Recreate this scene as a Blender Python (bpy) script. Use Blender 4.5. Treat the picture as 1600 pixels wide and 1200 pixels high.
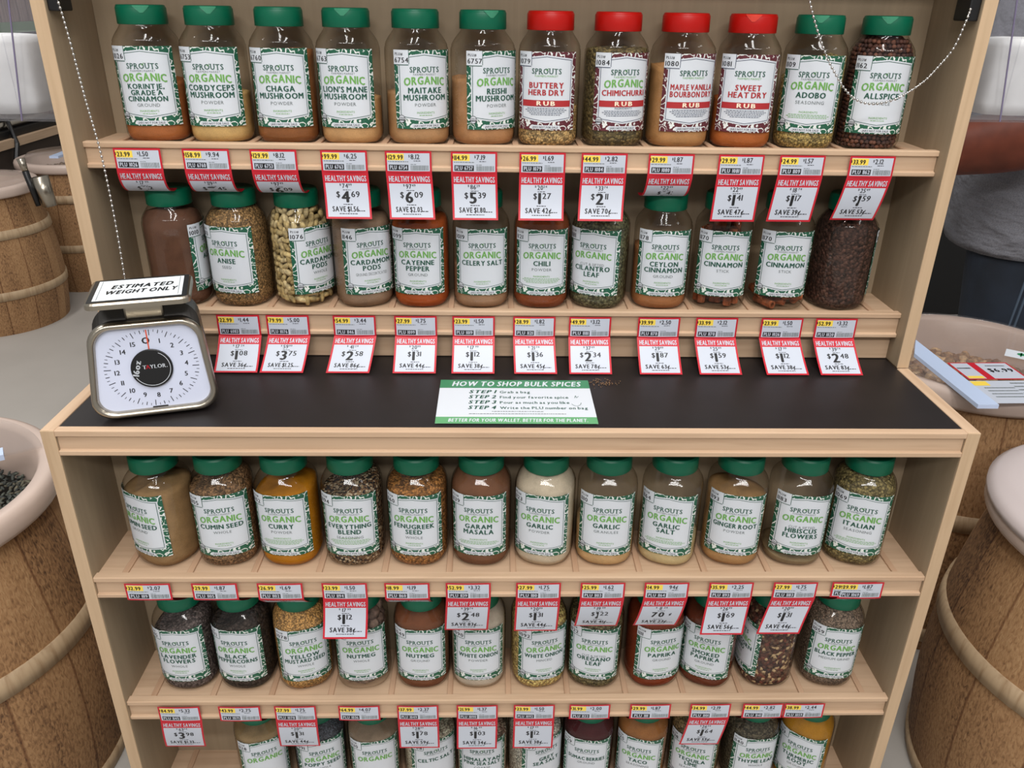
import bpy, math, random
from mathutils import Vector, Matrix
PI = math.pi
for o in list(bpy.data.objects): bpy.data.objects.remove(o, do_unlink=True)
SC = bpy.context.scene
COL = SC.collection
H = 0.80                      # counter height above the floor

# ------------------------------------------------------------------ camera
cd = bpy.data.cameras.new('camera'); cam = bpy.data.objects.new('camera', cd); COL.objects.link(cam)
_rt = Vector((0.99969, -0.01968, 0.01394)).normalized()
_fw = Vector((0.02380, 0.90257, -0.42992)).normalized()
_up = _rt.cross(_fw).normalized(); _rt = _fw.cross(_up).normalized()
_m = Matrix((( _rt.x, _up.x, -_fw.x), (_rt.y, _up.y, -_fw.y), (_rt.z, _up.z, -_fw.z))).to_4x4()
_m.translation = Vector((-0.0314, -0.9137, H + 0.5042))
cam.matrix_world = _m
cd.sensor_width = 36; cd.lens = 1258.6 / 1600 * 36; cd.clip_start = 0.02
SC.camera = cam

# ------------------------------------------------------------------ light and exposure
SC.view_settings.view_transform = 'Standard'; SC.view_settings.look = 'None'
SC.view_settings.exposure = -0.2; SC.view_settings.gamma = 1.0; SC.view_settings.use_curve_mapping = False
W = bpy.data.worlds.new('World'); SC.world = W; W.use_nodes = True
W.node_tree.nodes['Background'].inputs[0].default_value = (1.0, 0.985, 0.965, 1)
W.node_tree.nodes['Background'].inputs[1].default_value = 0.42
def area(name, loc, sx, sy, power, target=None, color=(1, 0.985, 0.965)):
    ld = bpy.data.lights.new(name, 'AREA'); ld.shape = 'RECTANGLE'; ld.size = sx; ld.size_y = sy
    ld.energy = power; ld.color = color
    o = bpy.data.objects.new(name, ld); COL.objects.link(o); o.location = loc
    if target: o.rotation_euler = (Vector(target) - Vector(loc)).to_track_quat('-Z', 'Y').to_euler()
    return o
area('ceiling_tube_or_fill_light', (-0.28, -0.95, 3.2), 0.16, 2.4, 35)
area('ceiling_tube_or_fill_light', (0.30, -1.15, 3.2), 0.16, 2.4, 35)
area('ceiling_tube_or_fill_light', (0.0, -3.2, 3.2), 3.0, 0.3, 78, (0, 0, 0.6))  # soft front fill added behind the camera to lift the front faces
area('ceiling_tube_or_fill_light', (-2.0, 0.9, 3.3), 0.3, 3.0, 56)
area('ceiling_tube_or_fill_light', (2.3, -0.4, 3.3), 0.3, 3.0, 26)

# ------------------------------------------------------------------ node materials
MATS = {}
def lin(c):
    c = c / 255.0
    return c / 12.92 if c <= 0.04045 else ((c + 0.055) / 1.055) ** 2.4
def rgb(c): return (lin(c[0]), lin(c[1]), lin(c[2]), 1)
class NT:
    def __init__(s, name):
        s.m = bpy.data.materials.new(name); s.m.use_nodes = True
        s.t = s.m.node_tree; s.n = s.t.nodes; s.b = s.n['Principled BSDF']; s.out = s.n['Material Output']
    def add(s, typ, **kw):
        nd = s.n.new(typ)
        for k, v in kw.items():
            if k.startswith('i_'):
                key = k[2:]; key = int(key) if key.isdigit() else key.replace('_', ' ')
                nd.inputs[key].default_value = v
            else: setattr(nd, k, v)
        return nd
    def link(s, a, b): s.t.links.new(a, b)
    def ramp(s, fac, stops, const=False):
        r = s.add('ShaderNodeValToRGB'); cr = r.color_ramp
        cr.interpolation = 'CONSTANT' if const else 'LINEAR'
        while len(cr.elements) < len(stops): cr.elements.new(0.5)
        for e, (p, c) in zip(cr.elements, stops): e.position = p; e.color = c
        s.link(fac, r.inputs[0]); return r
    def coords(s, kind='Object', scale=(1, 1, 1)):
        tc = s.add('ShaderNodeTexCoord'); mp = s.add('ShaderNodeMapping'); mp.inputs['Scale'].default_value = scale
        s.link(tc.outputs[kind], mp.inputs[0]); return mp.outputs[0]
    def math(s, op, a, b=None):
        m = s.add('ShaderNodeMath', operation=op)
        for i, x in enumerate((a, b)):
            if x is None: continue
            if isinstance(x, (int, float)): m.inputs[i].default_value = x
            else: s.link(x, m.inputs[i])
        return m.outputs[0]
    def bump(s, h, strength=0.3, dist=0.001):
        b = s.add('ShaderNodeBump'); b.inputs['Strength'].default_value = strength; b.inputs['Distance'].default_value = dist
        s.link(h, b.inputs['Height']); s.link(b.outputs[0], s.b.inputs['Normal'])
def plain(name, c, rough=0.5, metal=0.0, spec=0.5, var=0.0, vscale=40):
    if name in MATS: return MATS[name]
    t = NT(name); t.b.inputs['Roughness'].default_value = rough; t.b.inputs['Metallic'].default_value = metal
    t.b.inputs['Specular IOR Level'].default_value = spec
    if var:
        nz = t.add('ShaderNodeTexNoise'); t.link(t.coords(), nz.inputs[0]); nz.inputs['Scale'].default_value = vscale
        lo = [max(0, x * (1 - var)) for x in c]; hi = [min(255, x * (1 + var)) for x in c]
        r = t.ramp(nz.outputs[0], [(0.3, rgb(lo)), (0.7, rgb(hi))]); t.link(r.outputs[0], t.b.inputs['Base Color'])
    else: t.b.inputs['Base Color'].default_value = rgb(c)
    MATS[name] = t.m; return t.m
def wood(name, c1, c2, axis=0, rough=0.55):
    if name in MATS: return MATS[name]
    t = NT(name); sc = [26, 26, 26]; sc[axis] = 1.6
    co = t.coords('Object', tuple(sc))
    nz = t.add('ShaderNodeTexNoise', i_Scale=2.2, i_Detail=6.0, i_Distortion=0.8); t.link(co, nz.inputs[0])
    sc2 = [150, 150, 150]; sc2[axis] = 6
    n2 = t.add('ShaderNodeTexNoise', i_Scale=1.0, i_Detail=3.0); t.link(t.coords('Object', tuple(sc2)), n2.inputs[0])
    a = t.math('ADD', t.math('MULTIPLY', nz.outputs[0], 0.7), t.math('MULTIPLY', n2.outputs[0], 0.3))
    r = t.ramp(a, [(0.30, rgb(c2)), (0.52, rgb(c1)), (0.75, rgb([min(255, x * 1.05) for x in c1]))])
    t.link(r.outputs[0], t.b.inputs['Base Color']); t.b.inputs['Roughness'].default_value = rough
    t.b.inputs['Specular IOR Level'].default_value = 0.3
    t.bump(n2.outputs[0], 0.08, 0.0004)
    MATS[name] = t.m; return t.m
WX = wood('pine_board_long_grain', (199, 169, 140), (182, 150, 121), 0)
WY = wood('pine_board_cross_grain', (199, 170, 141), (183, 152, 123), 1)
WZ = wood('pine_board_upright_grain', (196, 168, 136), (184, 154, 122), 2)
WP = wood('birch_ply_panel', (156, 138, 114), (150, 132, 108), 2, 0.5)
WD = wood('pine_divider', (192, 157, 128), (174, 137, 108), 1)
BLACK = plain('dark_laminate', (30, 26, 26), 0.45, 0, 0.35, 0.06, 25)
def schlick(t, base, normal=None):
    lw = t.add('ShaderNodeLayerWeight'); lw.inputs[0].default_value = 0.5
    if normal: t.link(normal, lw.inputs['Normal'])
    p = t.math('POWER', lw.outputs['Facing'], 5.0)
    return t.math('ADD', t.math('MULTIPLY', p, 0.8), base)
def jar_clear():
    t = NT('clear_jar_plastic'); t.n.remove(t.b)
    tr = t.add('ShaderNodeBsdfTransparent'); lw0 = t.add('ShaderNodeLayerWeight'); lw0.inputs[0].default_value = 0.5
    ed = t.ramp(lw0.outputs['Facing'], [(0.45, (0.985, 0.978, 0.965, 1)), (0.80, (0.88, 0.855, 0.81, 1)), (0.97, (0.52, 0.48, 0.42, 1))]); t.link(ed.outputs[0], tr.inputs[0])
    gl = t.add('ShaderNodeBsdfGlossy'); gl.inputs['Roughness'].default_value = 0.07
    nz = t.add('ShaderNodeTexNoise', i_Scale=60.0); t.link(t.coords(), nz.inputs[0])
    bp = t.add('ShaderNodeBump'); bp.inputs['Strength'].default_value = 0.12; bp.inputs['Distance'].default_value = 0.001
    t.link(nz.outputs[0], bp.inputs['Height']); t.link(bp.outputs[0], gl.inputs['Normal'])
    mx = t.add('ShaderNodeMixShader'); t.link(schlick(t, 0.035, bp.outputs[0]), mx.inputs[0]); t.link(tr.outputs[0], mx.inputs[1]); t.link(gl.outputs[0], mx.inputs[2])
    t.link(mx.outputs[0], t.out.inputs[0]); return t.m
def acrylic(name, col, rough=0.03, haze=0.0):
    t = NT(name); t.n.remove(t.b)
    tr = t.add('ShaderNodeBsdfTransparent'); tr.inputs[0].default_value = col
    gl = t.add('ShaderNodeBsdfGlossy'); gl.inputs['Roughness'].default_value = rough
    mx = t.add('ShaderNodeMixShader'); t.link(schlick(t, 0.04), mx.inputs[0]); t.link(tr.outputs[0], mx.inputs[1]); t.link(gl.outputs[0], mx.inputs[2])
    last = mx
    if haze:
        df = t.add('ShaderNodeBsdfDiffuse'); df.inputs[0].default_value = (0.75, 0.75, 0.82, 1)
        m2 = t.add('ShaderNodeMixShader'); m2.inputs[0].default_value = haze
        t.link(mx.outputs[0], m2.inputs[1]); t.link(df.outputs[0], m2.inputs[2]); last = m2
    t.link(last.outputs[0], t.out.inputs[0]); return t.m
JAR = jar_clear()
ACRY = acrylic('clear_acrylic', (0.97, 0.97, 0.985, 1), 0.04, 0.025)
LIDCLR = acrylic('clear_lid_plastic', (0.97, 0.96, 0.95, 1), 0.05, 0.03)
def border_pattern(name, dark):
    """Leaf swirls of white line on a dark ground, printed on the jar labels (label coordinates)."""
    t = NT(name); uv = t.coords('UV')
    nz = t.add('ShaderNodeTexNoise', i_Scale=10.0); t.link(uv, nz.inputs[0])
    mx = t.add('ShaderNodeMixRGB'); mx.inputs[0].default_value = 0.10; t.link(uv, mx.inputs[1]); t.link(nz.outputs[1], mx.inputs[2])
    vo = t.add('ShaderNodeTexVoronoi', i_Scale=8.0); vo.feature = 'F1'; t.link(mx.outputs[0], vo.inputs[0])
    f = t.math('FRACT', t.math('MULTIPLY', vo.outputs['Distance'], 3.3))
    g = t.math('LESS_THAN', f, 0.26)
    r = t.ramp(g, [(0.0, rgb(dark)), (0.5, rgb((228, 232, 228)))], True)
    t.link(r.outputs[0], t.b.inputs['Base Color']); t.b.inputs['Roughness'].default_value = 0.45
    return t.m
PATG = border_pattern('green_leaf_print', (30, 92, 68)); PATM = border_pattern('maroon_leaf_print', (92, 36, 46))
PAPER = plain('label_paper', (212, 217, 224), 0.5)
DGREEN = plain('dark_green_ink', (32, 84, 68), 0.5); LGREEN = plain('light_green_ink', (110, 168, 84), 0.5)
RED = plain('red_ink', (196, 24, 44), 0.45); INK = plain('black_ink', (24, 24, 28), 0.5)
GREY = plain('grey_ink', (110, 118, 118), 0.5); YEL = plain('yellow_ink', (246, 214, 84), 0.5)
CREAM = plain('cream_ink', (248, 232, 206), 0.5); NAVY = plain('navy_ink', (52, 64, 88), 0.5); MRED = plain('brick_red_ink', (172, 40, 44), 0.5)
TAGW = plain('tag_paper', (196, 202, 214), 0.4)
CAPG = plain('green_cap_plastic', (0, 100, 72), 0.4, 0, 0.4); CAPR = plain('red_cap_plastic', (188, 16, 8), 0.4, 0, 0.4)
TABG = plain('green_flip_tab', (62, 142, 110), 0.35); TABR = plain('red_flip_tab', (224, 66, 50), 0.35)
STEEL = plain('brushed_steel', (176, 168, 154), 0.28, 1.0)
DSTEEL = plain('dark_bronze_metal', (46, 42, 38), 0.38, 0.3)
CHROME = plain('chrome_beads', (205, 203, 200), 0.2, 1.0)
BPLAST = plain('black_plastic', (16, 16, 18), 0.4)
FACE = plain('dial_white', (206, 212, 232), 0.35)
ORANGE = plain('needle_orange', (222, 84, 50), 0.4)

# ------------------------------------------------------------------ mesh helpers
def mk(name, V, F, mats, mi=None, parent=None, smooth=False, uv=None):
    me = bpy.data.meshes.new(name); me.from_pydata([tuple(v) for v in V], [], F)
    if not isinstance(mats, (list, tuple)): mats = [mats]
    for m in mats: me.materials.append(m)
    if mi: me.polygons.foreach_set('material_index', mi)
    if smooth: me.polygons.foreach_set('use_smooth', [True] * len(me.polygons))
    if uv:
        l = me.uv_layers.new(name='UVMap'); buf = []
        for lp in me.loops: buf += uv[lp.vertex_index]
        l.data.foreach_set('uv', buf)
    me.update()
    o = bpy.data.objects.new(name, me); COL.objects.link(o)
    if parent: o.parent = parent
    return o
def empty(name, loc=(0, 0, 0), rz=0):
    o = bpy.data.objects.new(name, None); COL.objects.link(o); o.location = loc; o.rotation_euler = (0, 0, rz)
    o.empty_display_size = 0.02; return o
def tag(o, label, cat=None, group=None, kind=None):
    if label: o['label'] = label
    if cat: o['category'] = cat
    if group: o['group'] = group
    if kind: o['kind'] = kind
    return o
class G:
    """Collects vertices and faces of one mesh."""
    def __init__(s): s.V = []; s.F = []; s.M = []
    def add(s, V, F, m=0):
        b = len(s.V); s.V += [tuple(v) for v in V]; s.F += [[i + b for i in f] for f in F]; s.M += [m] * len(F)
    def box(s, x0, x1, y0, y1, z0, z1, m=0):
        V = [(x, y, z) for z in (z0, z1) for y in (y0, y1) for x in (x0, x1)]
        s.add(V, [[0, 2, 3, 1], [4, 5, 7, 6], [0, 1, 5, 4], [2, 6, 7, 3], [0, 4, 6, 2], [1, 3, 7, 5]], m)
    def extrude_x(s, prof, x0, x1, m=0):
        n = len(prof); V = [(x0, y, z) for y, z in prof] + [(x1, y, z) for y, z in prof]
        F = [[i, (i + 1) % n, n + (i + 1) % n, n + i] for i in range(n)] + [list(range(n))[::-1], list(range(n, 2 * n))]
        s.add(V, F, m)
    def loft(s, rings, m=0, close=True, caps=True):
        n = len(rings[0]); V = [p for r in rings for p in r]; F = []
        for i in range(len(rings) - 1):
            for j in range(n if close else n - 1):
                k = (j + 1) % n; F.append([i * n + j, i * n + k, (i + 1) * n + k, (i + 1) * n + j])
        if caps: F += [list(range(n))[::-1], list(range((len(rings) - 1) * n, len(rings) * n))]
        s.add(V, F, m)
    def lathe(s, prof, n=32, m=0, c=(0, 0), caps=True):
        s.loft([[(c[0] + r * math.cos(2 * PI * j / n), c[1] + r * math.sin(2 * PI * j / n), z) for j in range(n)] for r, z in prof], m, True, caps)
    def tube(s, pts, r, n=8, m=0):
        pts = [Vector(p) for p in pts]; rs = r if isinstance(r, (list, tuple)) else [r] * len(pts); rings = []
        for i, p in enumerate(pts):
            d = (pts[min(i + 1, len(pts) - 1)] - pts[max(i - 1, 0)]).normalized()
            a = d.cross(Vector((0, 0, 1)) if abs(d.z) < 0.9 else Vector((1, 0, 0))).normalized(); b = d.cross(a)
            rings.append([tuple(p + a * rs[i] * math.cos(2 * PI * j / n) + b * rs[i] * math.sin(2 * PI * j / n)) for j in range(n)])
        s.loft(rings, m)
    def ball(s, c, r, m=0, seg=8, rings=5, rot=None):
        if not isinstance(r, (list, tuple)): r = (r, r, r)
        V = [Vector((0, 0, r[2]))]; F = []
        for i in range(1, rings):
            a = PI * i / rings
            for j in range(seg):
                b = 2 * PI * j / seg; V.append(Vector((r[0] * math.sin(a) * math.cos(b), r[1] * math.sin(a) * math.sin(b), r[2] * math.cos(a))))
        V.append(Vector((0, 0, -r[2])))
        for j in range(seg): F.append([0, 1 + j, 1 + (j + 1) % seg])
        for i in range(rings - 2):
            for j in range(seg):
                k = (j + 1) % seg; a = 1 + i * seg; F.append([a + j, a + seg + j, a + seg + k, a + k])
        L = len(V) - 1; a = 1 + (rings - 2) * seg
        for j in range(seg): F.append([L, a + (j + 1) % seg, a + j])
        if rot: V = [rot @ v for v in V]
        c = Vector(c); s.add([v + c for v in V], F, m)
    def mesh(s, name, mats, parent=None, smooth=False): return mk(name, s.V, s.F, mats, s.M, parent, smooth)
def bev(o, w=0.0012, seg=2):
    b = o.modifiers.new('bevel', 'BEVEL'); b.width = w; b.segments = seg; b.limit_method = 'ANGLE'; b.angle_limit = math.radians(40); return o

# ------------------------------------------------------------------ lettering: every glyph is converted once
CHARS = "ABCDEFGHIJKLMNOPQRSTUVWXYZ0123456789.,$#&'-\u00a2abcdefghijklmnopqrstuvwxyz"
GLYPH = {}
def load_glyphs():
    tmp = []
    for w, off in ((0, 0.0),):
        for ch in CHARS:
            cu = bpy.data.curves.new('glyph', 'FONT'); cu.body = ch; cu.size = 1; cu.offset = off; cu.resolution_u = 2; cu.fill_mode = 'FRONT'
            o = bpy.data.objects.new('glyph', cu); COL.objects.link(o); tmp.append((w, ch, o, cu))
    bpy.context.view_layer.update(); dg = bpy.context.evaluated_depsgraph_get(); raw = {}
    for w, ch, o, cu in tmp:
        me = bpy.data.meshes.new_from_object(o.evaluated_get(dg))
        raw[(w, ch)] = ([(v.co.x, v.co.y) for v in me.vertices], [list(p.vertices) for p in me.polygons]); bpy.data.meshes.remove(me)
    for w, ch, o, cu in tmp: bpy.data.objects.remove(o); bpy.data.curves.remove(cu)
    ys = [p[1] for p in raw[(0, 'H')][0]]; y0, hh = min(ys), max(ys) - min(ys)
    for w, shifts in ((0, ((0, 0),)), (1, ((0, 0), (0.07, 0))), (2, ((0, 0.02), (0.065, -0.02), (0.13, 0.02)))):
        for ch in CHARS:
            V, F = raw[(0, ch)]; x0 = min(p[0] for p in V); n = len(V); sp = max(a for a, b in shifts)
            VV = [((x - x0) / hh + a, (y - y0) / hh + b, 0.3 * k) for k, (a, b) in enumerate(shifts) for x, y in V]; FF = [[i + n * k for i in f] for k in range(len(shifts)) for f in F]
            GLYPH[(w, ch)] = (VV, FF, (max(p[0] for p in V) - x0) / hh + sp)
load_glyphs()
def text_width(txt, w, track=0.16):
    x = 0
    for ch in txt:
        if ch == ' ': x += 0.34
        else: x += GLYPH[(w, ch)][2] + track
    return max(x - track, 0.01)
class Flat:
    """Flat artwork in (u, v) millimetres with layers; mapped onto a surface afterwards."""
    def __init__(s): s.V = []; s.F = []; s.M = []
    def add(s, V, F, m): b = len(s.V); s.V += V; s.F += [[i + b for i in f] for f in F]; s.M += [m] * len(F)
    def strip(s, u0, u1, bot, top, m, off, nu=12, nv=1):
        fb = bot if callable(bot) else (lambda u: bot); ft = top if callable(top) else (lambda u: top)
        V = []; F = []
        for i in range(nu + 1):
            u = u0 + (u1 - u0) * i / nu
            for j in range(nv + 1): V.append((u, fb(u) + (ft(u) - fb(u)) * j / nv, off))
        k = nv + 1
        for i in range(nu):
            for j in range(nv): F.append([i * k + j, (i + 1) * k + j, (i + 1) * k + j + 1, i * k + j + 1])
        s.add(V, F, m)
    def rect(s, u0, v0, u1, v1, m, off, nu=1, nv=1):
        nu = max(nu, int(abs(u1 - u0) / 5.5) + 1)
        s.strip(u0, u1, v0, v1, m, off, nu, nv)
    def disc(s, u, v, r, m, off, n=16, r0=0.0):
        if r0: V = [(u + q * math.cos(2 * PI * i / n), v + q * math.sin(2 * PI * i / n), off) for q in (r0, r) for i in range(n)]; s.add(V, [[i, (i + 1) % n, n + (i + 1) % n, n + i] for i in range(n)], m)
        else: s.add([(u + r * math.cos(2 * PI * i / n), v + r * math.sin(2 * PI * i / n), off) for i in range(n)], [list(range(n))], m)
    def text(s, txt, u, v, cap, m, off, w=1, xs=1.0, maxw=None, align='c', shear=0.0, arch=0.0, track=0.16, rot=0.0, serif=False):
        tw = text_width(txt, w, track) * cap * xs
        if maxw and tw > maxw: xs *= maxw / tw; tw = maxw
        x = {'c': -tw / 2, 'l': 0, 'r': -tw}[align]; cr, sr = math.cos(rot), math.sin(rot)
        for ch in txt:
            if ch == ' ': x += 0.34 * cap * xs; continue
            V, F, gw = GLYPH[(w, ch)]; out = []
            for a, b, lay in V:
                px = x + (a + shear * b) * cap * xs; py = b * cap
                if arch: py -= arch * (px / max(tw / 2, 1e-6)) ** 2
                out.append((u + px * cr - py * sr, v + px * sr + py * cr, off + lay))
            s.add(out, F, m)
            if serif:
                for fx, fy in {'P': ((.1, 0),), 'R': ((.1, 0), (.92, 0)), 'U': ((.08, 1), (.92, 1)), 'T': ((.5, 0),)}.get(ch, ()):
                    cx = u + x + fx * gw * cap * xs; cy = v + fy * cap; s.rect(cx - .16 * cap, cy - .05 * cap, cx + .16 * cap, cy + .05 * cap, m, off)
            x += (gw + track) * cap * xs
    def words(s, u, v, width, h, m, off, rng, align='c'):
        """A line of print too small to read: word-long dashes."""
        x = u - width / 2 if align == 'c' else u
        e = x + width
        while x < e - 0.5:
            l = min(rng.uniform(1.6, 4.2), e - x); s.rect(x, v, x + l, v + h, m, off); x += l + 0.8
    def line(s, pts, w, m, off):
        for (a, b), (c, d) in zip(pts, pts[1:]):
            L = math.hypot(c - a, d - b) or 1; nx, ny = -(d - b) / L * w / 2, (c - a) / L * w / 2
            s.add([(a + nx, b + ny, off), (a - nx, b - ny, off), (c - nx, d - ny, off), (c + nx, d + ny, off)], [[0, 1, 2, 3]], m)
    def build(s, name, fn, mats, parent=None, smooth=False):
        return mk(name, [fn(u, v, o) for u, v, o in s.V], s.F, mats, s.M, parent, smooth, uv=[(u / 100.0, v / 100.0) for u, v, o in s.V])

# ------------------------------------------------------------------ the room
fl = G(); fl.box(-6, 6, -4, 8, -0.1, 0)
t = NT('polished_concrete'); nz = t.add('ShaderNodeTexNoise', i_Scale=1.3, i_Detail=8.0); t.link(t.coords(), nz.inputs[0])
r_ = t.ramp(nz.outputs[0], [(0.3, rgb((160, 155, 149))), (0.7, rgb((182, 177, 170)))]); t.link(r_.outputs[0], t.b.inputs['Base Color']); t.b.inputs['Roughness'].default_value = 0.4
tag(fl.mesh('floor', t.m), 'light grey polished concrete floor', kind='structure')
wb = G(); wb.box(-6, 6, 7.9, 8.0, 0, 3.6); tag(wb.mesh('wall_back', plain('far_wall_paint', (150, 140, 126), 0.8)), 'far back wall of the shop', kind='structure')

# ------------------------------------------------------------------ wooden rack: hutch on a base cabinet
IN = 0.592; OUT = 0.610
def slots_of(xs): return [xs[0] - 0.0465] + [(a + b) / 2 for a, b in zip(xs, xs[1:])] + [xs[-1] + 0.0465]
X1 = (-.507, -.4172, -.3236, -.233, -.1391, -.047, .0456, .1385, .2313, .324, .4171, .5098); X2 = (-.5117, -.417, -.3248, -.2318, -.142, -.0502, .0425, .1325, .2273, .3201, .4131, .5085)
X3 = (-.5068, -.4172, -.3255, -.2325, -.1391, -.0472, .045, .1346, .2288, .3235, .4158, .508); X4 = (-.5101, -.4203, -.3293, -.2364, -.1409, -.0528, .0425, .1331, .2266, .3161, .4096, .5102)
X5 = (-.512, -.4191, -.3225, -.2304, -.1375, -.0475, .0425, .1335, .2262, .3191, .4116, .5082)
def trim_profile(s, a, b, lip=0.0075, bead=0.006, rec=0.004, depth=0.013):
    return [(s + 0.001, a), (s, a - 0.001), (s, a - lip), (s + rec, a - lip - 0.001), (s + rec, b + bead + 0.001), (s, b + bead), (s, b + 0.001), (s + 0.001, b), (s + depth, b), (s + depth, a)]
def shelf_board(parent, y0, y1, zs, s, a, b, slots, name='shelf'):
    g = G(); g.box(-IN, IN, y0, y1, zs - 0.014, zs); sh = g.mesh(name, WX, parent)
    g = G(); g.extrude_x(trim_profile(s, a, b), -IN, IN); bev(g.mesh('shelf_front_trim', WX, sh), 0.0006, 1)
    for x in slots:
        g = G(); g.box(x - 0.0043, x + 0.0043, y0, y1, zs, zs + 0.0030); bev(g.mesh('slot_divider', WD, sh), 0.0006, 1)
    return sh
hutch = tag(empty('shelf_hutch', (0, 0.28, H)), 'pale pine two-shelf hutch standing on the dark counter, full of spice jars', 'shelf rack')
def under(o, root): o.parent = root; o.matrix_parent_inverse = Matrix.Translation(-Vector(root.location))
def hbox(name, mat, *b):
    g = G(); g.box(*b); o = bev(g.mesh(name, mat)); under(o, hutch); return o
for sx in (-1, 1):
    x0, x1 = sorted((sx * IN, sx * OUT))
    hbox('side_panel', WZ, x0, x1, 0.2074, 0.209, H, H + 0.60)
    hbox('side_panel_ply', WP, x0, x1, 0.209, 0.36, H, H + 0.60)
hbox('back_panel', WP, -IN, IN, 0.338, 0.347, H + 0.042, H + 0.60)
hbox('top_board', WX, -IN, IN, 0.2074, 0.336, H + 0.58, H + 0.60)
hbox('lower_back_rail', WX, -IN, IN, 0.2455, 0.26, H, H + 0.058)
for zs, a, b, xs in ((1.1180, 1.1225, 1.0867, X1), (0.8762, 0.8809, 0.8410, X2)):
    under(shelf_board(None, 0.243, 0.338, zs, 0.230, a, b, slots_of(xs)), hutch)
cab = tag(empty('base_cabinet', (0, 0.18, 0)), 'pale pine base cabinet with dark counter top and three open jar shelves', 'cabinet')
def cbox(name, mat, *b):
    g = G(); g.box(*b); o = bev(g.mesh(name, mat)); under(o, cab); return o
for sx in (-1, 1):
    x0, x1 = sorted((sx * IN, sx * OUT))
    cbox('side_panel', WZ, x0, x1, 0.0, 0.0025, 0, H)
    cbox('side_panel_ply', WP, x0, x1, 0.0025, 0.36, 0, H - 0.006)
    cbox('counter_side_edging', WY, x0, x1, 0.0025, 0.2074, H - 0.006, H)
ct = cbox('counter_top', BLACK, -IN, IN, 0.0125, 0.36, H - 0.02, H - 0.0008)
g = G(); g.extrude_x(trim_profile(0.0, H, H - 0.0372, 0.0085, 0.007, 0.004, 0.0125), -IN, IN); o = bev(g.mesh('counter_front_trim', WX), 0.0006, 1); under(o, cab)
cbox('back_panel', WP, -IN, IN, 0.119, 0.128, 0.02, H - 0.02)
for zs, s, a, b, xs in ((0.5595, 0.0012, 0.5638, 0.5281, X3), (0.3180, 0.0044, 0.3229, 0.2856, X4), (0.0824, 0.004, 0.087, 0.049, X5)):
    under(shelf_board(None, s + 0.013, 0.119, zs, s, a, b, slots_of(xs)), cab)
cbox('kick_board', WX, -IN, IN, 0.03, 0.045, 0, 0.05)

# ------------------------------------------------------------------ spice jars
R0 = 0.0430; NS = 2.5
def sup(theta, R, n):                       # theta from -y towards +x
    s, c = math.sin(theta), -math.cos(theta)
    q = R / (abs(s) ** n + abs(c) ** n) ** (1.0 / n); return (s * q, c * q)
ARC = []; _a = 0.0; _p = sup(-PI, R0, NS)
for i in range(721):
    th = -PI + 2 * PI * i / 720; p = sup(th, R0, NS); _a += math.hypot(p[0] - _p[0], p[1] - _p[1]); _p = p; ARC.append((_a, th))
_mid = ARC[360][0]; ARC = [(a - _mid, th) for a, th in ARC]; STEP = ARC[-1][0] * 2 / 720
def on_jar(u, v, off):                      # label millimetres -> jar surface
    s = u / 1000.0; lo, hi = 0, 720
    while hi - lo > 1:
        m = (lo + hi) // 2
        if ARC[m][0] <= s: lo = m
        else: hi = m
    f = (s - ARC[lo][0]) / max(ARC[hi][0] - ARC[lo][0], 1e-9); th = ARC[lo][1] + f * (ARC[hi][1] - ARC[lo][1])
    x, y = sup(th, R0 + 0.0003 + off * 0.00018, NS); return (x, y, 0.0235 + v / 1000.0)
PROF = [(0.0, 0.034, 2.3), (0.0015, 0.0375, 2.4), (0.005, 0.0408, 2.5), (0.010, 0.0426, 2.5), (0.013, 0.0430, 2.5), (0.021, 0.0430, 2.5), (0.0225, 0.0428, 2.5), (0.0235, 0.0430, 2.5), (0.120, 0.0430, 2.5), (0.1255, 0.0426, 2.5), (0.1285, 0.0416, 2.4),
        (0.130, 0.0418, 2.4), (0.1335, 0.0405, 2.3), (0.139, 0.0372, 2.2), (0.144, 0.0335, 2.1), (0.148, 0.0308, 2.0), (0.1505, 0.0302, 2.0), (0.166, 0.0300, 2.0)]
def prof_at(z):
    for (z0, r0, n0), (z1, r1, n1) in zip(PROF, PROF[1:]):
        if z <= z1: f = (z - z0) / (z1 - z0); return r0 + f * (r1 - r0), n0 + f * (n1 - n0)
    return PROF[-1][1:]
def jar_mesh():
    g = G(); N = 48
    g.loft([[sup(2 * PI * j / N, r, n) + (z,) for j in range(N)] for z, r, n in PROF])
    o = g.mesh('jar_body', JAR, None, True); me = o.data; bpy.data.objects.remove(o); return me
def cap_mesh(m):
    g = G(); N = 48; rings = []
    for z, r in ((0.1502, 0.0318), (0.1507, 0.0322), (0.1700, 0.0320), (0.1712, 0.0316), (0.1716, 0.0310), (0.1728, 0.0309), (0.1738, 0.0298), (0.1740, 0.0282)):
        rings.append([((r + (0.0002 if j % 2 and z < 0.171 else 0)) * math.cos(2 * PI * j / N), (r + (0.0002 if j % 2 and z < 0.171 else 0)) * math.sin(2 * PI * j / N), z) for j in range(N)])
    g.loft(rings); o = g.mesh('cap', m, None, True); me = o.data; bpy.data.objects.remove(o); return me
def flip_mesh(m):
    g = G(); V = []
    for z, half in ((0.1734, 0.34), (0.1715, 0.30), (0.168, 0.18), (0.1645, 0.06)):
        r = 0.0327 if z < 0.172 else 0.0312
        for k in range(5): a = -half + half * k / 2; V.append((r * math.sin(a), -r * math.cos(a), z))
    F = [[i * 5 + k, i * 5 + k + 1, (i + 1) * 5 + k + 1, (i + 1) * 5 + k] for i in range(3) for k in range(4)]
    b = len(V); V += [(x * 0.97, y * 0.97, z) for x, y, z in V]; F += [[i + b for i in f][::-1] for f in F]
    o = mk('flip_tab', V, F, m); me = o.data; bpy.data.objects.remove(o); return me
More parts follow.
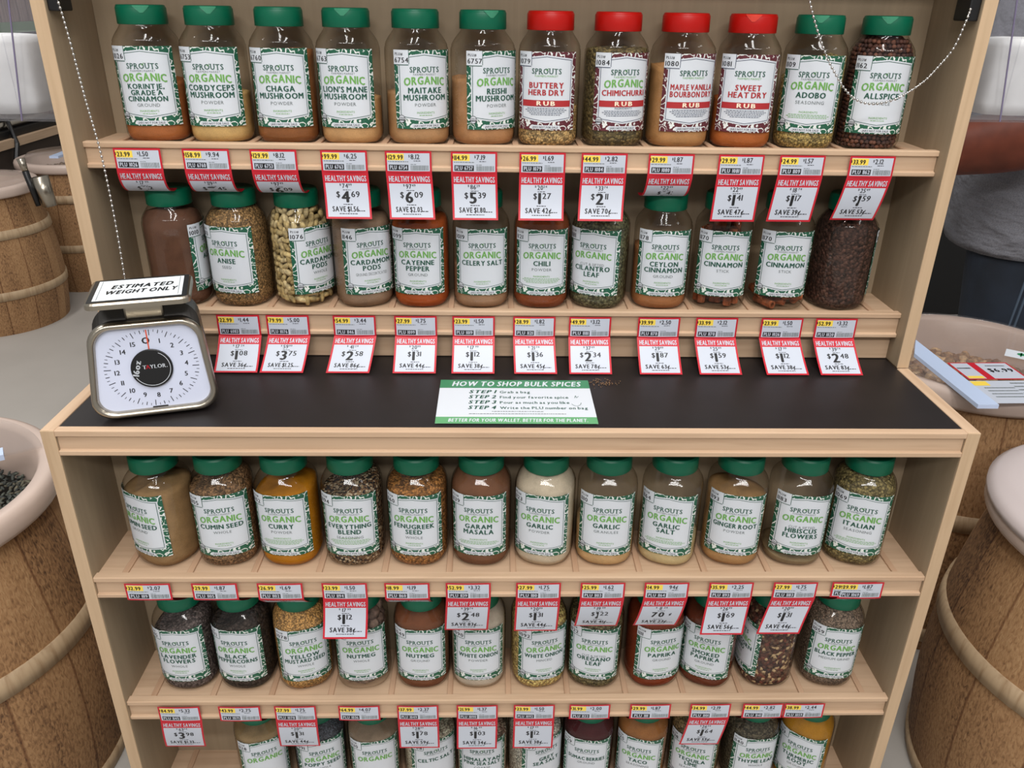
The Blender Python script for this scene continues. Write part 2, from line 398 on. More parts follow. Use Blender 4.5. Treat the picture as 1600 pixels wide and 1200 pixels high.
BODY = jar_mesh(); CAPM = {'g': cap_mesh(CAPG), 'r': cap_mesh(CAPR)}; FLIP = {'g': flip_mesh(TABG), 'r': flip_mesh(TABR)}
def inst(name, me, parent):
    o = bpy.data.objects.new(name, me); COL.objects.link(o); o.parent = parent; return o
def powder(c):
    key = 'powder_%d_%d_%d' % c
    if key in MATS: return MATS[key]
    c = tuple(int(x * k) for x, k in zip(c, (0.90, 0.88, 0.86)))
    t = NT('ground_spice'); nz = t.add('ShaderNodeTexNoise', i_Scale=55.0, i_Detail=6.0); t.link(t.coords(), nz.inputs[0])
    n2 = t.add('ShaderNodeTexNoise', i_Scale=900.0, i_Detail=2.0); t.link(t.coords(), n2.inputs[0])
    a = t.math('ADD', t.math('MULTIPLY', nz.outputs[0], 0.6), t.math('MULTIPLY', n2.outputs[0], 0.4))
    r = t.ramp(a, [(0.3, rgb([x * 0.86 for x in c])), (0.7, rgb([min(255, x * 1.08) for x in c]))]); t.link(r.outputs[0], t.b.inputs['Base Color'])
    t.b.inputs['Roughness'].default_value = 0.95; t.b.inputs['Specular IOR Level'].default_value = 0.1; t.bump(n2.outputs[0], 0.3, 0.001)
    MATS[key] = t.m; return t.m
def grains(c, size, c2=None, stretch=1.0, multi=None):
    key = 'grain%s%s%s%s' % (c, size, c2, multi)
    if key in MATS: return MATS[key]
    t = NT('whole_spice'); k = 1.0 / size
    nz = t.add('ShaderNodeTexNoise', i_Scale=200.0); t.link(t.coords(), nz.inputs[0])
    mp = t.coords('Object', (k, k, k * stretch))
    ad = t.add('ShaderNodeMixRGB'); ad.blend_type = 'ADD'; ad.inputs[0].default_value = 0.9; t.link(mp, ad.inputs[1]); t.link(nz.outputs[1], ad.inputs[2])
    vo = t.add('ShaderNodeTexVoronoi', i_Scale=1.0); t.link(ad.outputs[0], vo.inputs[0])
    sp = t.add('ShaderNodeSeparateColor'); t.link(vo.outputs['Color'], sp.inputs[0])
    if multi: st = [(i / len(multi), rgb(x)) for i, x in enumerate(multi)]; r = t.ramp(sp.outputs[0], st, True)
    else: r = t.ramp(sp.outputs[0], [(0.0, rgb([x * 0.62 for x in c])), (0.5, rgb(c)), (1.0, rgb(c2 or [min(255, x * 1.35) for x in c]))])
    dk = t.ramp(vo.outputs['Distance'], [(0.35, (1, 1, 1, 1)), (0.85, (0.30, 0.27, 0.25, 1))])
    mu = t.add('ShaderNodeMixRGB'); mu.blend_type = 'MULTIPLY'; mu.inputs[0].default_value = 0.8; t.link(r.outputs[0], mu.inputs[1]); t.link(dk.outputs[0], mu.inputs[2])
    t.link(mu.outputs[0], t.b.inputs['Base Color']); t.b.inputs['Roughness'].default_value = 0.75; t.b.inputs['Specular IOR Level'].default_value = 0.25
    inv = t.math('SUBTRACT', 1.0, vo.outputs['Distance']); t.bump(inv, 0.8, size * 0.6)
    MATS[key] = t.m; return t.m
def fill_mesh(level, slope, m, name, parent, inset=0.0016, rng=random):
    N = 40; K = 14; rings = []; ph = rng.uniform(0, 6)
    for i in range(K + 1):
        ring = []
        for j in range(N):
            th = 2 * PI * j / N; cx, cy = sup(th, 0.04, 2.4)
            top = min(level + slope * cx + 0.0012 * math.sin(3 * th + ph), 0.148); z = 0.0025 + (top - 0.0025) * i / K
            r, n = prof_at(z); x, y = sup(th, max(r - inset, 0.01), n); ring.append((x, y, z))
        rings.append(ring)
    for f in (0.8, 0.5, 0.2):
        rings.append([(x * f, y * f, z + 0.004 * (1 - f) + 0.0012 * math.sin(x * f * 300 + ph)) for x, y, z in rings[K]])
    g = G(); g.loft(rings); o = g.mesh(name, m, parent, True); o['kind'] = 'stuff'; return o
def chunk_fill(level, sz, cols, name, parent, rng, kind='ball'):
    """Whole pods, berries or nuts packed against the wall of the jar."""
    g = G(); ms = [plain('spice_piece_%d_%d_%d' % c, c, 0.7, 0, 0.3, 0.25, 150) for c in cols]
    z = sz[2] * 1.15 + 0.002; L = min(level, 0.146)
    def piece(x, y, z):
        rot = Matrix.Rotation(rng.uniform(-1.5, 1.5), 3, Vector((x, y, 0)).normalized() if abs(x) + abs(y) > 1e-5 else Vector((1, 0, 0))) @ Matrix.Rotation(rng.uniform(0, 6.3), 3, 'Z')
        k = rng.uniform(0.88, 1.1); g.ball((x, y, z), [q * k for q in sz], rng.randrange(len(ms)), 7, 5, rot)
    mean = (sz[0] + sz[1] + sz[2]) / 3
    while z < L:
        r, n = prof_at(z); r -= sz[0] * 1.35 + 0.0012; per = 2 * PI * r; k = max(4, int(per / (mean * 1.75))); o = rng.uniform(0, 1)
        for j in range(k):
            x, y = sup(2 * PI * (j + o + rng.uniform(-0.2, 0.2)) / k, r, n); piece(x, y, z + rng.uniform(-0.2, 0.2) * mean)
        z += mean * 1.6
    r, n = prof_at(L); q = r - mean * 3
    while q > 0:
        k = max(1, int(2 * PI * q / (mean * 1.8)))
        for j in range(k): piece(q * math.cos(2 * PI * j / k), q * math.sin(2 * PI * j / k), L + rng.uniform(-0.3, 0.5) * mean)
        q -= mean * 1.7
    core = [(0.004, 0.030), (0.010, 0.0425 - mean * 2.0), (min(L, 0.12), 0.0425 - mean * 2.0), (L, max(prof_at(L)[0] - mean * 2.2, 0.006))]
    g.lathe([(max(r, 0.006), z) for z, r in core], 20, 0)
    o = g.mesh(name, ms, parent, True); o['kind'] = 'stuff'; return o
def stick_fill(length, count, name, parent, rng, flat=False):
    g = G(); m = [plain('cinnamon_bark', (132, 74, 46), 0.8, 0, 0.2, 0.3, 90), plain('cinnamon_bark_dark', (84, 46, 32), 0.85)]
    for i in range(count):
        a = 2 * PI * i / count + rng.uniform(-0.2, 0.2); q = 0.031 * (1 if i % 3 else 0.45); x, y = q * math.sin(a), -q * math.cos(a); r = 0.0062
        if flat: p0 = Vector((x, y, 0.010 + 0.011 * (i % 2))); d = Vector((-y, x, 0)).normalized() * 0.018 + Vector((rng.uniform(-.006, .006), -0.008, 0)); p1 = p0 + d; p0 = p0 - d * 0.5
        else: p0 = Vector((x, y, 0.006)); p1 = Vector((x * 0.9 + rng.uniform(-.004, .004), y * 0.9 + rng.uniform(-.004, .004), length * rng.uniform(0.85, 1)))
        d = (p1 - p0).normalized(); u = d.cross(Vector((1, 0.3, 0.2))).normalized(); w = d.cross(u); rings = []
        for p, rr in ((p0, r * 0.55), (p0, r), (p1, r), (p1, r * 0.55), (p1 - d * 0.006, r * 0.5)):
            rings.append([tuple(p + u * rr * math.cos(2 * PI * k / 10) + w * rr * math.sin(2 * PI * k / 10)) for k in range(10)])
        g.loft(rings, 0)
    o = g.mesh(name, m, parent, False); o['kind'] = 'stuff'; return o

LAYER = [PATG, PAPER, DGREEN, LGREEN, MRED, CREAM, GREY, INK, NAVY]
def jar_label(parent, plu, lines, sub, rub=False, organic=True, pre=None, long_list=0, rng=random):
    f = Flat(); mats = list(LAYER)
    if rub: mats[0] = PATM
    f.rect(-43, 0, 43, 101, 0, 0, 40, 1)
    top = lambda u: 91.5 + 4.5 * (1 - abs(u) / 35.5); bot = lambda u: 15.5 - 5.0 * (1 - abs(u) / 35.5)
    if abs(0) == 0:
        f.strip(-36.5, 36.5, lambda u: bot(u) - 1, lambda u: top(u) + 1, 1, 1, 36)
    lc = NAVY if rub else DGREEN; li = 8 if rub else 2
    for fn, d in ((top, -1.2), (bot, 1.2)):
        f.strip(-34.2, 34.2, lambda u, fn=fn, d=d: fn(u) + d - 0.35, lambda u, fn=fn, d=d: fn(u) + d + 0.35, li, 2, 30)
    for u in (-34.2, 34.2): f.rect(u - 0.4, 16, u + 0.4, 91, li, 2)
    f.rect(-43, 82.5, -20.5, 101, 1, 2.4, 8); f.rect(-43, 82.0, -21.2, 82.9, li, 2.8, 8); f.rect(-21.1, 83.4, -20.3, 101, li, 2.8)
    f.text('PLU#', -40.5, 94.3, 3.2, 7, 3.2, 1, 1.0, None, 'l'); f.text(plu, -41.2, 85.3, 6.2, 7, 3.2, 1, 1.05, 20, 'l')
    # maker's name in spaced serif capitals with a sprouting leaf
    gi = 2
    f.text('SPROUTS', 0, 73.2, 6.8, gi, 3.2, 1, 0.98, 40, 'c', track=0.16, serif=True)
    f.line([(-1.2, 79.8), (0.4, 77.2), (2.4, 80.6)], 0.7, 3, 3.4)
    f.text('FARMERS MARKET', 0, 69.2, 2.5, 6 if not rub else 3, 3.2, 0, 1.0, 31, 'c', track=0.22)
    if organic: f.text('ORGANIC', 0, 58.0, 9.8, 3, 3.2, 2, 0.95, 57, 'c', arch=2.2, track=0.12)
    y = 46.5 if organic else 55.0
    nm = 4 if rub else 2
    if pre: f.text(pre, 0, y, 3.8, 6, 3.2, 0, 1.0, 36, 'c', track=0.2); y -= 8.0
    cp, st = (6.4, 8.0) if len(lines) > 2 else (7.2, 9.2)
    if len(lines) > 2: y += 1.2
    for ln in lines: f.text(ln, 0, y, cp, nm, 3.2, 2, 0.92, 62, 'c', track=0.13); y -= st
    if rub:
        y += 1.6; f.strip(-34, 34, y - 7, y + 1.2, 4, 2.8, 24); f.text('RUB', 0, y - 5.6, 5.6, 5, 3.4, 2, 1.35, None, 'c', track=0.3); y -= 9
    if sub: f.text(sub, 0, y + 1.2, 4.2, 6 if not rub else 8, 3.2, 0, 1.05, 48, 'c', track=0.22); y -= 7
    yi = (18.0 if len(lines) > 2 else 20.0) + long_list * 2.2
    f.text('INGREDIENTS', 0, yi, 2.6, 3 if not rub else 8, 3.2, 0, 1.0, None, 'c', track=0.2)
    for k in range(max(1, long_list)):
        wd = 18 if not long_list else 58 - 6 * abs(k - 1); f.words(0, yi - 2.6 - 2.1 * k, wd, 0.75, 3 if not rub else 8, 3.2, rng)
    f.strip(-20, 20, 1.6, 6.6, 1, 2.4, 12); f.text('JARS NOT FOR SALE', 0, 2.7, 2.6, 7, 3.2, 1, 1.0, 35, 'c')
    if organic:
        f.disc(-33.5, 13, 5.2, 7, 3.0, 20); f.disc(-33.5, 13, 4.5, 1, 3.3, 20); f.rect(-37.6, 10.4, -29.4, 12.6, 7, 3.6, 3); f.text('USDA', -33.5, 13.4, 2.0, 7, 3.6, 1); f.text('ORGANIC', -33.5, 10.8, 1.3, 1, 3.9, 1, 1.0, 7)
    o = f.build('jar_label', on_jar, mats, parent)
    return o

P_ = 'p'; S_ = 's'
# x, yaw, cap, plu, name lines, sub line, contents (kind, colour, level, slope, extra), flip tab yaw or None, options, description of contents
ROWS = [
 ('top shelf', 0.291, 1.1180, [
  (-.507, 8, 'g', '1026', ['KORINTJE,', 'GRADE A', 'CINNAMON'], 'GROUND', (P_, (186, 116, 68), .078, .05), 0, {}, 'korintje cinnamon, orange-brown powder'),
  (-.4172, 4, 'g', '6753', ['CORDYCEPS', 'MUSHROOM'], 'POWDER', (P_, (226, 192, 128), .062, .1), 0, {}, 'cordyceps mushroom, pale yellow powder'),
  (-.3236, 4, 'g', '6760', ['CHAGA', 'MUSHROOM'], 'POWDER', (P_, (158, 104, 62), .118, .05), None, {}, 'chaga mushroom, brown powder'),
  (-.233, -2, 'g', '6763', ["LION'S MANE", 'MUSHROOM'], 'POWDER', (P_, (218, 176, 124), .056, .15), -8, {}, 'lion\'s mane mushroom, tan powder'),
  (-.1391, 19, 'g', '6754', ['MAITAKE', 'MUSHROOM'], 'POWDER', (P_, (200, 160, 116), .066, -.1), None, {}, 'maitake mushroom, beige powder'),
  (-.047, 27, 'g', '6757', ['REISHI', 'MUSHROOM'], 'POWDER', (P_, (198, 150, 106), .088, 0), 22, {}, 'reishi mushroom, tan powder'),
  (.0456, -8, 'r', '1079', ['BUTTERY', 'HERB DRY'], None, (S_, (176, 148, 100), .050, .1, .0028), None, dict(rub=True, organic=False, long_list=5), 'buttery herb dry rub, flaky herbs'),
  (.1385, 11, 'r', '1084', ['CHIMICHURRI'], None, (S_, (104, 92, 60), .128, .0, .0034), None, dict(rub=True, long_list=4), 'chimichurri rub, dark herb flakes'),
  (.2313, 12, 'r', '1080', ['MAPLE VANILLA', 'BOURBON DRY'], None, (P_, (204, 156, 104), .104, -.1), None, dict(rub=True, organic=False, long_list=5), 'maple vanilla bourbon dry rub, tan sugar grains'),
  (.324, -10, 'r', '1081', ['SWEET', 'HEAT DRY'], None, (P_, (192, 112, 58), .062, -.15), 0, dict(rub=True, organic=False, long_list=5), 'sweet heat dry rub, orange grains'),
  (.4171, -17, 'g', '1109', ['ADOBO'], 'SEASONING', (S_, (166, 146, 90), .108, .35, .0026), 0, dict(long_list=3), 'adobo seasoning, green-gold flakes'),
  (.5098, -9, 'g', '1162', ['ALLSPICE'], 'WHOLE', ('b', [(78, 50, 42), (98, 62, 48), (60, 38, 34)], .147, (.0034, .0034, .0034)), 4, {}, 'whole allspice, brown berries')]),
 ('second shelf', 0.291, 0.8762, [
  (-.5117, 99, 'g', '1010', ['ALLSPICE'], None, (P_, (108, 78, 62), .140, -.1), None, {}, 'cocoa-brown powder, label turned to its right edge'),
  (-.417, -13, 'g', '1013', ['ANISE'], 'SEED', (S_, (142, 112, 74), .145, .1, .0024), None, {}, 'anise seed, turned left'),
  (-.3248, 49, 'g', '1076', ['CARDAMOM', 'PODS'], 'WHOLE', ('b', [(176, 156, 110), (158, 138, 94), (188, 170, 128)], .145, (.0046, .0046, .0096)), None, {}, 'whole cardamom pods, pale pods'),
  (-.2318, 26, 'g', '1146', ['CARDAMOM', 'PODS'], 'GROUND, DECORTICATED', (P_, (160, 136, 114), .132, .1), None, {}, 'ground cardamom, greyish powder'),
  (-.142, -3, 'g', '1099', ['CAYENNE', 'PEPPER'], 'GROUND', (P_, (184, 92, 42), .130, .1), None, {}, 'cayenne pepper, orange powder'),
  (-.0502, 3, 'g', '1019', ['CELERY SALT'], None, (P_, (176, 142, 112), .070, .1), None, {}, 'celery salt, beige grains'),
  (.0425, -2, 'g', '1121', ['CHILI'], 'POWDER', (P_, (150, 84, 50), .138, 0), None, dict(long_list=4), 'chili powder, red-brown powder'),
  (.1325, -22, 'g', '1181', ['CILANTRO', 'LEAF'], None, (S_, (98, 98, 72), .143, .1, .0036), None, dict(pre='CUT & SIFTED'), 'cilantro leaf, dull green flakes'),
  (.2273, -4, 'g', '1178', ['CEYLON', 'CINNAMON'], 'GROUND', (P_, (178, 122, 80), .090, -.1), None, {}, 'ceylon cinnamon, light brown powder'),
  (.3201, -8, 'g', '1170', ['CINNAMON'], 'STICK', ('k', .132, 13, False), None, {}, 'cinnamon stick, upright bark sticks'),
  (.4131, -6, 'g', '1170', ['CINNAMON'], 'STICK', ('k', .03, 9, True), None, {}, 'cinnamon stick, a few short pieces at the bottom'),
  (.5085, 104, 'g', '1020', [], None, (S_, (72, 50, 42), .146, 0, .0042), None, {}, 'small dark brown cloves, label turned out of sight')]),
 ('third shelf', 0.0692, 0.5595, [
  (-.5068, -28, 'g', '1119', ['CUMIN SEED'], 'GROUND', (P_, (168, 138, 98), .122, .1), None, {}, 'ground cumin seed, turned left, tan powder'),
  (-.4172, 9, 'g', '1105', ['CUMIN SEED'], 'WHOLE', (S_, (134, 104, 74), .134, .3, .0026), None, {}, 'whole cumin seed, brown seeds'),
  (-.3255, -3, 'g', '1102', ['CURRY'], 'POWDER', (P_, (206, 138, 28), .120, .15), None, dict(long_list=4), 'curry powder, mustard-yellow powder'),
  (-.2325, 0, 'g', '1194', ['EVERYTHING', 'BLEND'], 'SEASONING', (S_, (134, 112, 92), .124, .3, .0030, [(66, 54, 48), (150, 124, 92), (196, 178, 150), (118, 88, 62), (40, 36, 36)]), None, dict(long_list=4), 'everything blend, speckled seeds'),
  (-.1391, -4, 'g', '1160', ['FENUGREEK', 'SEED'], 'WHOLE', (S_, (156, 108, 60), .132, .1, .0030), None, {}, 'fenugreek seed, amber seeds'),
  (-.0472, -5, 'g', '1139', ['GARAM', 'MASALA'], None, (P_, (136, 96, 72), .146, 0), None, dict(long_list=3), 'garam masala, brown powder'),
  (.045, -13, 'g', '1123', ['GARLIC'], 'POWDER', (P_, (230, 220, 198), .146, 0), None, {}, 'garlic powder, white powder'),
  (.1346, -6, 'g', '1110', ['GARLIC'], 'GRANULES', (P_, (224, 188, 138), .052, -.2), None, {}, 'garlic granules, pale tan grains'),
  (.2288, -18, 'g', '1164', ['GARLIC', 'SALT'], None, (P_, (224, 206, 160), .044, -.1), None, dict(long_list=3), 'garlic salt, cream grains'),
  (.3235, -13, 'g', '1193', ['GINGER ROOT'], 'POWDER', (P_, (200, 160, 110), .108, -.1), None, {}, 'ginger root powder, light brown powder'),
  (.4158, -8, 'g', '1183', ['HIBISCUS', 'FLOWERS'], None, (P_, (150, 134, 104), .012, -.1), None, dict(pre='CUT & SIFTED'), 'hibiscus flowers, nearly empty'),
  (.508, -21, 'g', '1069', ['ITALIAN'], 'SEASONING', (S_, (124, 112, 74), .145, 0, .0032), None, dict(long_list=3), 'italian seasoning, green-brown flakes')]),
 ('fourth shelf', 0.0704, 0.3180, [
  (-.5101, -1, 'g', '1145', ['LAVENDER', 'FLOWERS'], 'WHOLE', (S_, (96, 86, 84), .122, .35, .0030), None, {}, 'lavender flowers, dark grey buds'),
  (-.4203, -3, 'g', '1071', ['BLACK', 'PEPPERCORNS'], 'WHOLE', (S_, (56, 48, 44), .132, .3, .0044), None, {}, 'black peppercorns, black corns'),
  (-.3293, 15, 'g', '1078', ['YELLOW', 'MUSTARD SEED'], 'WHOLE', (S_, (182, 140, 84), .146, 0, .0022), None, {}, 'yellow mustard seed, tan seeds'),
  (-.2364, 6, 'g', '1036', ['NUTMEG'], 'WHOLE', ('b', [(126, 104, 92), (110, 90, 80), (140, 118, 104)], .140, (.0095, .0095, .0125)), None, {}, 'whole nutmeg, large brown nuts'),
  (-.1409, -1, 'g', '1049', ['NUTMEG'], 'GROUND', (P_, (134, 86, 60), .142, 0), None, {}, 'ground nutmeg, dark brown powder'),
  (-.0528, 1, 'g', '1090', ['WHITE ONION'], 'POWDER', (P_, (218, 208, 194), .146, 0), None, {}, 'white onion powder, pale powder'),
  (.0425, 10, 'g', '1092', ['WHITE ONION'], 'MINCED', (S_, (208, 176, 112), .140, 0, .0030), None, {}, 'minced white onion, golden flakes'),
  (.1331, -9, 'g', '1122', ['OREGANO', 'LEAF'], None, (S_, (106, 98, 68), .136, 0, .0034), None, dict(pre='CUT & SIFTED'), 'oregano leaf, green-brown flakes'),
  (.2266, 8, 'g', '1111', ['PAPRIKA'], 'GROUND', (P_, (140, 62, 34), .140, 0), None, {}, 'ground paprika, brick-red powder'),
  (.3161, -21, 'g', '1101', ['SMOKED', 'PAPRIKA'], 'GROUND', (P_, (120, 62, 42), .140, 0), None, {}, 'smoked paprika, dark red powder'),
  (.4096, -87, 'g', '1141', ['PEPPERCORN', 'BLEND'], 'WHOLE', (S_, (104, 72, 60), .146, 0, .0050, [(60, 42, 38), (116, 66, 54), (196, 168, 128), (92, 58, 48), (110, 84, 66), (72, 48, 42)]), None, {}, 'mixed red, white and black peppercorns turned far left'),
  (.5102, -8, 'g', '1059', ['BLACK PEPPER'], 'MEDIUM GRIND', (S_, (118, 102, 88), .146, 0, .0022), None, {}, 'medium grind black pepper, grey-brown grit')]),
 ('bottom shelf', 0.070, 0.0824, [
  (-.4191, 19, 'g', '1128', [], None, (P_, (160, 138, 102), .128, 0), None, {}, 'khaki powder, leftmost beside the empty slot'),
  (-.3225, 16, 'g', '1091', ['POPPY SEED'], 'WHOLE', (S_, (66, 70, 78), .146, 0, .0022), None, {}, 'poppy seed, blue-grey seeds'),
  (-.2304, 9, 'g', '1130', [], None, (P_, (158, 140, 120), .120, 0), None, {}, 'grey-beige powder right of the poppy seed jar'),
  (-.1375, 20, 'g', '1008', ['CELTIC SALT'], None, (S_, (208, 194, 170), .118, 0, .0024), None, dict(organic=False), 'celtic salt, grey-white crystals'),
  (-.0475, 1, 'g', '1006', ['HIMALAYAN', 'PINK SEA SALT'], 'COARSE', (S_, (214, 176, 154), .100, 0, .0026), None, dict(organic=False), 'himalayan pink sea salt, pinkish crystals'),
  (.0425, 25, 'g', '1009', ['GREY', 'SEA SALT'], None, (S_, (192, 188, 176), .132, 0, .0022), None, dict(organic=False), 'grey sea salt, pale grey crystals'),
  (.1335, -9, 'g', '1129', ['SUMAC BERRIES'], 'GROUND', (P_, (80, 40, 44), .146, 0), None, dict(organic=False), 'sumac berries, wine-dark powder'),
  (.2262, -17, 'g', '1125', ['TACO'], 'SEASONING', (P_, (164, 112, 66), .142, 0), None, {}, 'taco seasoning, warm brown powder'),
  (.3191, -20, 'g', '1138', ['TEQUILA', 'LIME'], 'SEASONING', (S_, (142, 120, 84), .140, 0, .0026), None, {}, 'tequila lime seasoning, tan grains'),
  (.4116, 2, 'g', '1140', ['THYME LEAF'], 'WHOLE', (S_, (78, 72, 58), .140, 0, .0032), None, {}, 'thyme leaf, dark grey-green leaf'),
  (.5082, -32, 'g', '1133', ['TURMERIC', 'ROOT'], 'GROUND', (P_, (190, 138, 44), .146, 0), None, {}, 'turmeric root, golden powder')]),
]
for shelf, yc, zs, jars in ROWS:
    for x, yaw, cap, plu, lines, sub, con, flip, opt, desc in jars:
        rng = random.Random(int((x + 2) * 9000 + zs * 700))
        j = empty('spice_jar', (x, yc, zs + 0.0003), math.radians(yaw))
        tag(j, '%s-capped jar of %s, %s' % ('red' if cap == 'r' else 'green', desc, shelf), 'jar', 'spice jars on the wooden rack')
        inst('jar_body', BODY, j)
        c = inst('cap', CAPM[cap], j); c.rotation_euler.z = rng.uniform(-0.2, 0.2)
        if flip is not None:
            fl_ = inst('flip_tab', FLIP[cap], c); fl_.rotation_euler.z = math.radians(flip + math.degrees(math.atan2(-0.0314 - x, yc + 0.9137)) - yaw) - c.rotation_euler.z
        jar_label(j, plu, lines, sub, rng=rng, **opt)
        if con[0] == P_: fill_mesh(con[2], con[3], powder(con[1]), 'spice_powder', j, rng=rng)
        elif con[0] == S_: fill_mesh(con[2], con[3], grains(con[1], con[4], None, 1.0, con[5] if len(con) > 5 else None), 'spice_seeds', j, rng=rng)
        elif con[0] == 'b': chunk_fill(con[2], con[3], con[1], 'whole_spice_pieces', j, rng)
        else: stick_fill(con[1], con[2], 'cinnamon_sticks', j, rng, con[3])

# ------------------------------------------------------------------ price tags
TM = [RED, TAGW, YEL, INK, GREY]
def tag_upper(parent, price, unit, plu, rng, hgt):
    f = Flat(); f.rect(-32, 0, 32, hgt, 0, 0, 4, 6); f.rect(-29.4, 2.2, 29.4, hgt - 2.6, 1, 1, 4, 6)
    f.rect(-29.4, hgt - 12.4, -6, hgt - 3.2, 2, 2); f.text('$', -30.2, hgt - 9.0, 3.4, 3, 3, 1, 0.8, None, 'l'); f.text(price, -27.4, hgt - 11.2, 6.0, 3, 3, 2, 0.82, 22, 'l', track=0.1)
    if '\u00a2' not in unit: f.text('$', 0.5, hgt - 8.0, 3.2, 3, 3, 1, 0.8, None, 'l')
    f.text(unit, 3.4, hgt - 10.6, 6.4, 3, 3, 1, 0.85, 20, 'l', track=0.12); f.words(12, hgt - 13.4, 9, 0.8, 3, 3, rng)
    f.words(-14, hgt - 14.6, 28, 0.9, 4, 3, rng)
    f.rect(-27.2, 3.4, -0.2, 11.0, 3, 2); f.text('PLU  ' + plu, -13.7, 4.7, 5.2, 1, 3, 2, 0.84, 24, 'c', track=0.12)
    u = 3.0
    while u < 27.5: w = rng.choice((0.35, 0.5, 0.8)); f.rect(u, 3.4, u + w, 10.2, 4, 2); u += w + rng.choice((0.35, 0.6))
    f.words(7, 11.3, 8, 0.7, 4, 3, rng)
    fn = lambda u, v, o: (u / 1000.0, -0.0008 - o * 0.00012 - 0.0012 * (1 - (u / 32.0) ** 2), (v - hgt) / 1000.0)
    f.build('price_label', fn, TM, parent)
def tag_lower(parent, was, now, save, rng, mode, th, dx, hgt):
    L = 64.5; f = Flat(); N = 24
    f.rect(-32, 0, 32, L, 0, 0, 4, N); f.rect(-29.2, 2.8, 29.2, L - 15, 1, 1, 4, N)
    f.text('HEALTHY SAVINGS', 0, L - 12.6, 7.6, 1, 2, 2, 0.62, 57, 'c', track=0.14)
    d, c = (was.split('.') + [''])[:2]
    f.text('$', -8.5, L - 18.6, 2.8, 3, 2, 1); f.text(d, -2, L - 22, 6.2, 3, 2, 1, 0.85, None, 'c', track=0.12); f.text(c, 5.0, L - 19, 3.2, 3, 2, 1); f.words(0, L - 25, 11, 0.9, 3, 2, rng)
    if now.endswith('\u00a2'): f.text(now[:-1], -3, 26, 11.0, 3, 2, 2, 1.0, None, 'c'); f.text('\u00a2', 15, 30, 5.5, 3, 2, 2)
    else:
        d, c = now.split('.'); hw = text_width(d, 2, 0.1) * 15 / 2
        f.text(d, -2.5, 23.0, 15, 3, 2, 2, 1.0, None, 'c', track=0.1); f.text('$', -2.5 - hw - 1.6, 30, 8.0, 3, 2, 1, 0.9, None, 'r'); f.text(c, -2.5 + hw + 1.8, 30.2, 8.0, 3, 2, 1, 1.0, None, 'l', track=0.12)
    f.words(0, 19.6, 13, 1.1, 3, 2, rng)
    if save: f.text('SAVE ' + save, -4, 10.2, 7.0, 3, 2, 2, 0.78, 37, 'c', track=0.13); f.words(19, 10.6, 10, 1.2, 3, 2, rng)
    f.words(0, 6.6, 26, 1.1, 3, 2, rng)
    tab = [(0.0, 0.0, 0.0)]; y = z = 0.0; K = 96
    for i in range(K):
        t_ = (i + 0.5) / K; a = th * t_ if mode == 'c' else th * (0.75 + 0.25 * t_); y += math.sin(a) * L / K; z -= math.cos(a) * L / K; tab.append((y, z, a))
    def fn(u, v, o):
        q = min(max((L - v) / L * K, 0), K); i = min(int(q), K - 1); fr = q - i
        yy = tab[i][0] + fr * (tab[i + 1][0] - tab[i][0]); zz = tab[i][1] + fr * (tab[i + 1][1] - tab[i][1]); a = tab[i + 1][2]; e = 0.8 + o * 0.12
        return ((u / 1000.0) + dx * q / K, (yy - math.cos(a) * e) / 1000.0, (zz - math.sin(a) * e - hgt) / 1000.0)
    f.build('savings_slip', fn, TM, parent)
